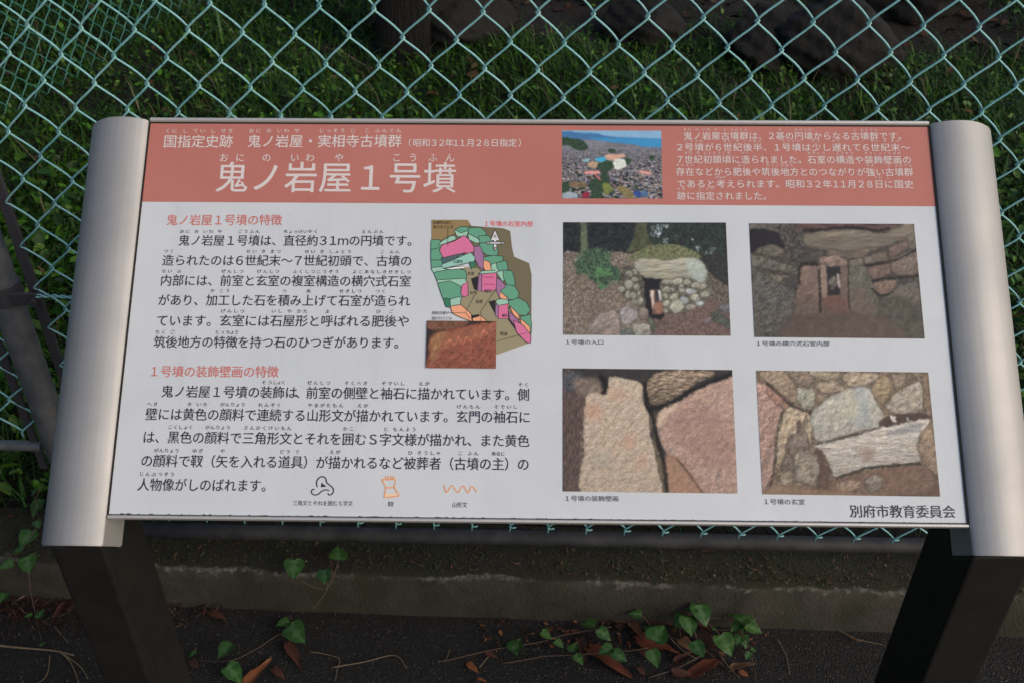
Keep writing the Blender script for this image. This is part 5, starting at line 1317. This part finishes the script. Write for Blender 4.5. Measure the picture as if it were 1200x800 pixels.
vine('small creeper shoot with four leaves on the asphalt right of the left post',
     LV_(Z6, [(115, 440, 70, 462, .015), (120, 460, 172, 520, .03)]) + LV_(Z5, [(810, 580, 760, 635, .03), (800, 660, 850, 712, .03), (690, 610, 655, 625, .012)]),
     [([Z6(115, 440), Z6(118, 470), Z5(960, 560), Z5(900, 600), Z5(810, 640), Z5(690, 640)], [.01, .01, .006, .006, .01, .006], .0009)])
# creeper beside the left side frame
vine('heart leaved creeper climbing left of the left side frame',
     LV_(Z5, [(140, 75, 105, 120, .12), (130, 40, 100, 60, .14), (128, 150, 140, 185, .12), (110, 185, 72, 240, .11), (80, 245, 30, 258, .11), (45, 295, -10, 320, .10), (96, 275, 98, 335, .10), (15, 405, -5, 445, .03), (112, 478, 78, 490, .02), (135, 490, 158, 455, .02), (140, 590, 160, 572, .01)]),
     [([Z5(150, 20), Z5(120, 90), Z5(135, 150), Z5(85, 240), Z5(20, 300)], [.14, .12, .12, .105, .10], .0011), ([Z5(100, 330), Z5(108, 400), Z5(125, 480), Z5(150, 590)], [.09, .05, .01, .004], .0010), ([Z5(110, 40), Z5(125, 70), Z5(150, 105)], [.14, .12, .12], .0009)])
# sprouts at the kerb foot
def sprout(px, py, label, n, lp, seed):
    A = on_ground(px, py, 0); e = empty('sprout', tuple(A), label, 'sprout', 'tiny sprouts at the kerb foot'); rg_ = random.Random(seed)
    for i in range(n):
        a = i / n * 2 * math.pi + rg_.random() * .6; L = lp * 1.75 / FPX * rg_.uniform(.75, 1.2)
        top = A + np.array([math.cos(a) * L * .5, math.sin(a) * L * .4, 0.012 + rg_.random() * .012])
        V, F = tube([A, (A + top) / 2 + np.array([0, 0, .004]), top], .0006, 5); mesh('stem', V, F, M['heart'], e, colors=np.zeros((len(V), 3)))
        place_leaf(top, L, a, .1, e, seed=i, wid=1.1)
sprout(962, 727, 'tiny bright sprout at the kerb foot right of the creepers', 3, 8, 1)
sprout(1037, 727, 'tiny bright sprout at the kerb foot next to the right post', 5, 8, 2)

# fallen leaves, each a thing
DL = [(0.13, 0.038, 0.020), (0.075, 0.028, 0.019), (0.12, 0.062, 0.035), (0.045, 0.022, 0.017), (0.20, 0.07, 0.025)]
def dead(Z, bx, by, tx, ty, ci, wid, label, h=.008, curl=.1, fold=.4):
    b, t = Z(bx, by), Z(tx, ty); P = on_ground(*b, h); Q = on_ground(*t, h); L = np.linalg.norm(Q - P)
    ang = math.atan2((Q - P)[1], (Q - P)[0])
    o = place_leaf(P, L, ang, 0.03, None, mat='dead', seed=int(bx), wid=wid, fold=fold, curl=curl, roll=random.Random(int(bx + by)).uniform(-.3, .3), name='fallen_leaf', color=DL[ci])
    tag(o, label, 'fallen leaf', 'fallen leaves on the asphalt')
dead(Z7, 272, 540, 428, 636, 0, .42, 'long red brown fallen leaf left of the leaf pile, nearest the camera')
dead(Z7, 238, 505, 262, 590, 3, .38, 'narrow dark curled fallen leaf left of the long red brown one')
dead(Z7, 440, 510, 592, 548, 0, .5, 'bright red brown fallen leaf in the middle of the pile')
dead(Z7, 345, 432, 440, 450, 2, .4, 'tan fallen leaf at the upper left of the pile')
dead(Z7, 418, 450, 470, 505, 1, .4, 'dark red fallen leaf right below the tan one', h=.014)
dead(Z7, 365, 465, 408, 458, 3, .7, 'short brown fallen leaf tucked under the tan one')
dead(Z7, 480, 435, 550, 480, 3, .6, 'dark fallen leaf behind the upright green leaf')
dead(Z7, 592, 505, 640, 548, 2, .8, 'broad tan fallen leaf between two green leaves', h=.018)
dead(Z7, 655, 490, 722, 545, 3, .85, 'broad purple brown fallen leaf under the largest green leaf', h=.016)
dead(Z7, 580, 590, 640, 545, 1, .5, 'folded brown fallen leaf below the broad tan one', fold=.8)
dead(Z7, 632, 635, 740, 560, 0, .42, 'long pointed red brown fallen leaf at the right of the pile')
dead(Z7, 565, 622, 640, 632, 1, .5, 'dark red fallen leaf left of the long pointed one')
dead(Z7, 770, 608, 862, 582, 2, .36, 'narrow yellowish fallen leaf below the bushy cluster')
dead(Z7, 800, 618, 832, 636, 4, .7, 'tiny orange fallen leaf below the narrow yellowish one')
dead(Z7, 445, 605, 470, 635, 1, .6, 'tiny crumpled brown fallen leaf at the lower left of the pile')
dead(Z7, 620, 430, 700, 470, 1, .6, 'dark fallen leaf at the back of the pile by the kerb')
dead(Z7, 455, 550, 492, 575, 3, .6, 'small dark fallen leaf below the bright red brown one')
dead(Z7, 212, 480, 246, 478, 1, .6, 'tiny brown fallen leaf above the creeper stem')
dead(Z6, 745, 590, 782, 622, 4, .5, 'small orange red fallen leaf on bare asphalt below the creeper')
dead(Z6, 810, 552, 850, 572, 1, .5, 'small brown fallen leaf beside the creeper stem')
dead(Z6, 780, 645, 812, 655, 4, .5, 'small reddish fallen leaf at the bottom edge of the picture')
dead(Z5, 862, 722, 956, 630, 4, .34, 'long orange fallen leaf near the small creeper shoot')
dead(Z5, 1012, 580, 1062, 672, 1, .34, 'narrow red brown fallen leaf right of the long orange one')
dead(Z5, 960, 672, 1002, 706, 1, .55, 'short brown fallen leaf below the narrow red brown one')
dead(Z5, 740, 470, 800, 500, 1, .5, 'dull red fallen leaf right of the left post')
dead(Z5, 232, 438, 180, 498, 1, .4, 'red brown fallen leaf lying on the litter left of the left post')
dead(Z5, 670, 640, 700, 668, 3, .6, 'dark fallen leaf touching the left post')
# straws and twigs
def straw(pts, label, r=.0009, h=.004, lift=None):
    o = twig(pts, r, 'straw', None, 'straw', h=h, r2=r * .6, lift=lift); tag(o, label, 'straw', 'dry straws on the asphalt')
straw([Z6(268, 604), Z6(380, 585), Z6(488, 562), Z6(530, 608)], 'long bent dry straw on bare asphalt below the middle of the board', .0012)
straw([Z6(190, 550), Z6(235, 556), Z6(292, 574), Z6(286, 610), Z6(278, 652)], 'bent thin dry straw left of the long straw')
straw([Z6(640, 584), Z6(668, 576), Z6(680, 540)], 'short dry straw at the start of the creeper stem')
straw([Z6(785, 605), Z6(830, 550)], 'short straight straw above the creeper stem')
straw([Z5(-30, 585), Z5(80, 596), Z5(190, 606), Z5(260, 622)], 'thick pale dead stem at the lower left corner', .0022)
straw([Z5(205, 605), Z5(250, 650), Z5(285, 740)], 'thin branch of the dead stem bending towards the camera', .0013)
straw([Z5(215, 612), Z5(280, 660), Z5(310, 705)], 'second thin branch of the dead stem', .0012)
straw([Z5(190, 520), Z5(240, 578)], 'short straw on the asphalt above the dead stem')
straw([Z5(175, 620), Z5(165, 690), Z5(120, 730)], 'thin dark straw hanging from the dead stem')
Z9 = lambda x, y: (900 + x / 3.333, 560 + y / 3.333)
straw([Z9(262, 582), Z9(330, 622), Z9(380, 636), Z9(448, 650)], 'dry straw with a torn tip left of the right post', .0010)
straw([Z9(36, 625), Z9(70, 690), Z9(86, 765)], 'thin dark straw right of the bushy cluster')
straw([Z7(555, 500), Z7(600, 545), Z7(650, 575)], 'pale straw lying across the leaf pile', .0012, .03)
straw([Z7(720, 545), Z7(760, 600), Z7(800, 640)], 'thin twig at the right of the leaf pile', .0009, .012)
dead(Z9, 318, 618, 368, 640, 2, .35, 'small torn tan leaf caught on the straw by the right post')

# litter pile at the kerb foot on the left, loose grit
def litter(n, name, lab, cat, fx, size, cols, seed, mat='dead', asp=0.25, hz=.015):
    rg_ = np.random.default_rng(seed); V = []; F = []; C = []; nn = 0
    for i in range(n):
        P = fx(rg_)
        if P is None: continue
        a = rg_.uniform(0, 2 * math.pi); L = size * rg_.uniform(.4, 1.4); w = L * asp * rg_.uniform(.5, 1.5); tz = rg_.normal(0, .3)
        ex_ = np.array([math.cos(a), math.sin(a), tz]) * L / 2; ey_ = np.array([-math.sin(a), math.cos(a), rg_.normal(0, .3)]) * w / 2
        z = np.array([0, 0, rg_.uniform(0.002, hz)])
        V += [P + z - ex_, P + z - ey_ + [0, 0, w * .2], P + z + ex_, P + z + ey_]; F.append((nn, nn + 1, nn + 2, nn + 3)); nn += 4
        C += [np.array(cols[rg_.integers(0, len(cols))]) * rg_.uniform(.5, 1.4)] * 4
    o = mesh(name, V, F, M[mat], colors=np.array(C)); tag(o, lab, cat, kind='stuff')
def fx1(rg_):
    x = rg_.uniform(-60, 262); y = 689 + abs(rg_.normal(0, 1)) * 22
    if y > 775 or rg_.random() > np.exp(-max(0, x - 150) / 60): return None
    return on_ground(x, y, 0)
litter(3400, 'leaf_litter', 'heap of reddish needles and leaf crumbs at the kerb foot on the left', 'leaf litter', fx1, 0.022, [(0.06, 0.022, 0.015), (0.04, 0.016, 0.011), (0.10, 0.06, 0.04), (0.02, 0.011, 0.008)], 71, asp=.09)
def fx2(rg_):
    return on_ground(rg_.uniform(-60, 1260), rg_.uniform(708, 830), 0)
litter(2600, 'grit', 'pale crumbs and bits of grit scattered over the asphalt', 'grit', fx2, 0.0026, [(0.16, 0.15, 0.13), (0.09, 0.08, 0.065), (0.10, 0.045, 0.03)], 72, asp=.7, hz=.003)
def fx3(rg_):
    x = rg_.uniform(560, 900); return on_ground(x, 742 + rg_.normal(0, 14), 0)
litter(200, 'leaf_crumbs', 'small brown leaf crumbs around the leaf pile', 'leaf litter', fx3, 0.010, DL, 73, asp=.5, hz=.006)
def fx4(rg_):
    s_ = rg_.uniform(-0.9, 1.5); o_ = rg_.uniform(-0.03, 0.09); return FP(s_, o_, 0.103 - FO[2])
litter(1500, 'leaf_crumbs', 'needles and crumbs lying along the top of the kerb under the rail', 'leaf litter', fx4, 0.014, [(0.08, 0.05, 0.03), (0.10, 0.04, 0.025), (0.04, 0.05, 0.02)], 74, asp=.15, hz=.005)
# moss tufts on the kerb
def fx5(rg_):
    s_ = rg_.uniform(-0.9, 1.5); return FP(s_, -0.03 + rg_.random() * .08, 0.100 - FO[2])
litter(5000, 'moss', 'short dark moss growing on the kerb top', 'moss', fx5, 0.005, [(0.04, 0.05, 0.018), (0.06, 0.06, 0.03), (0.03, 0.03, 0.02)], 75, mat='leafv', asp=.5, hz=.004)
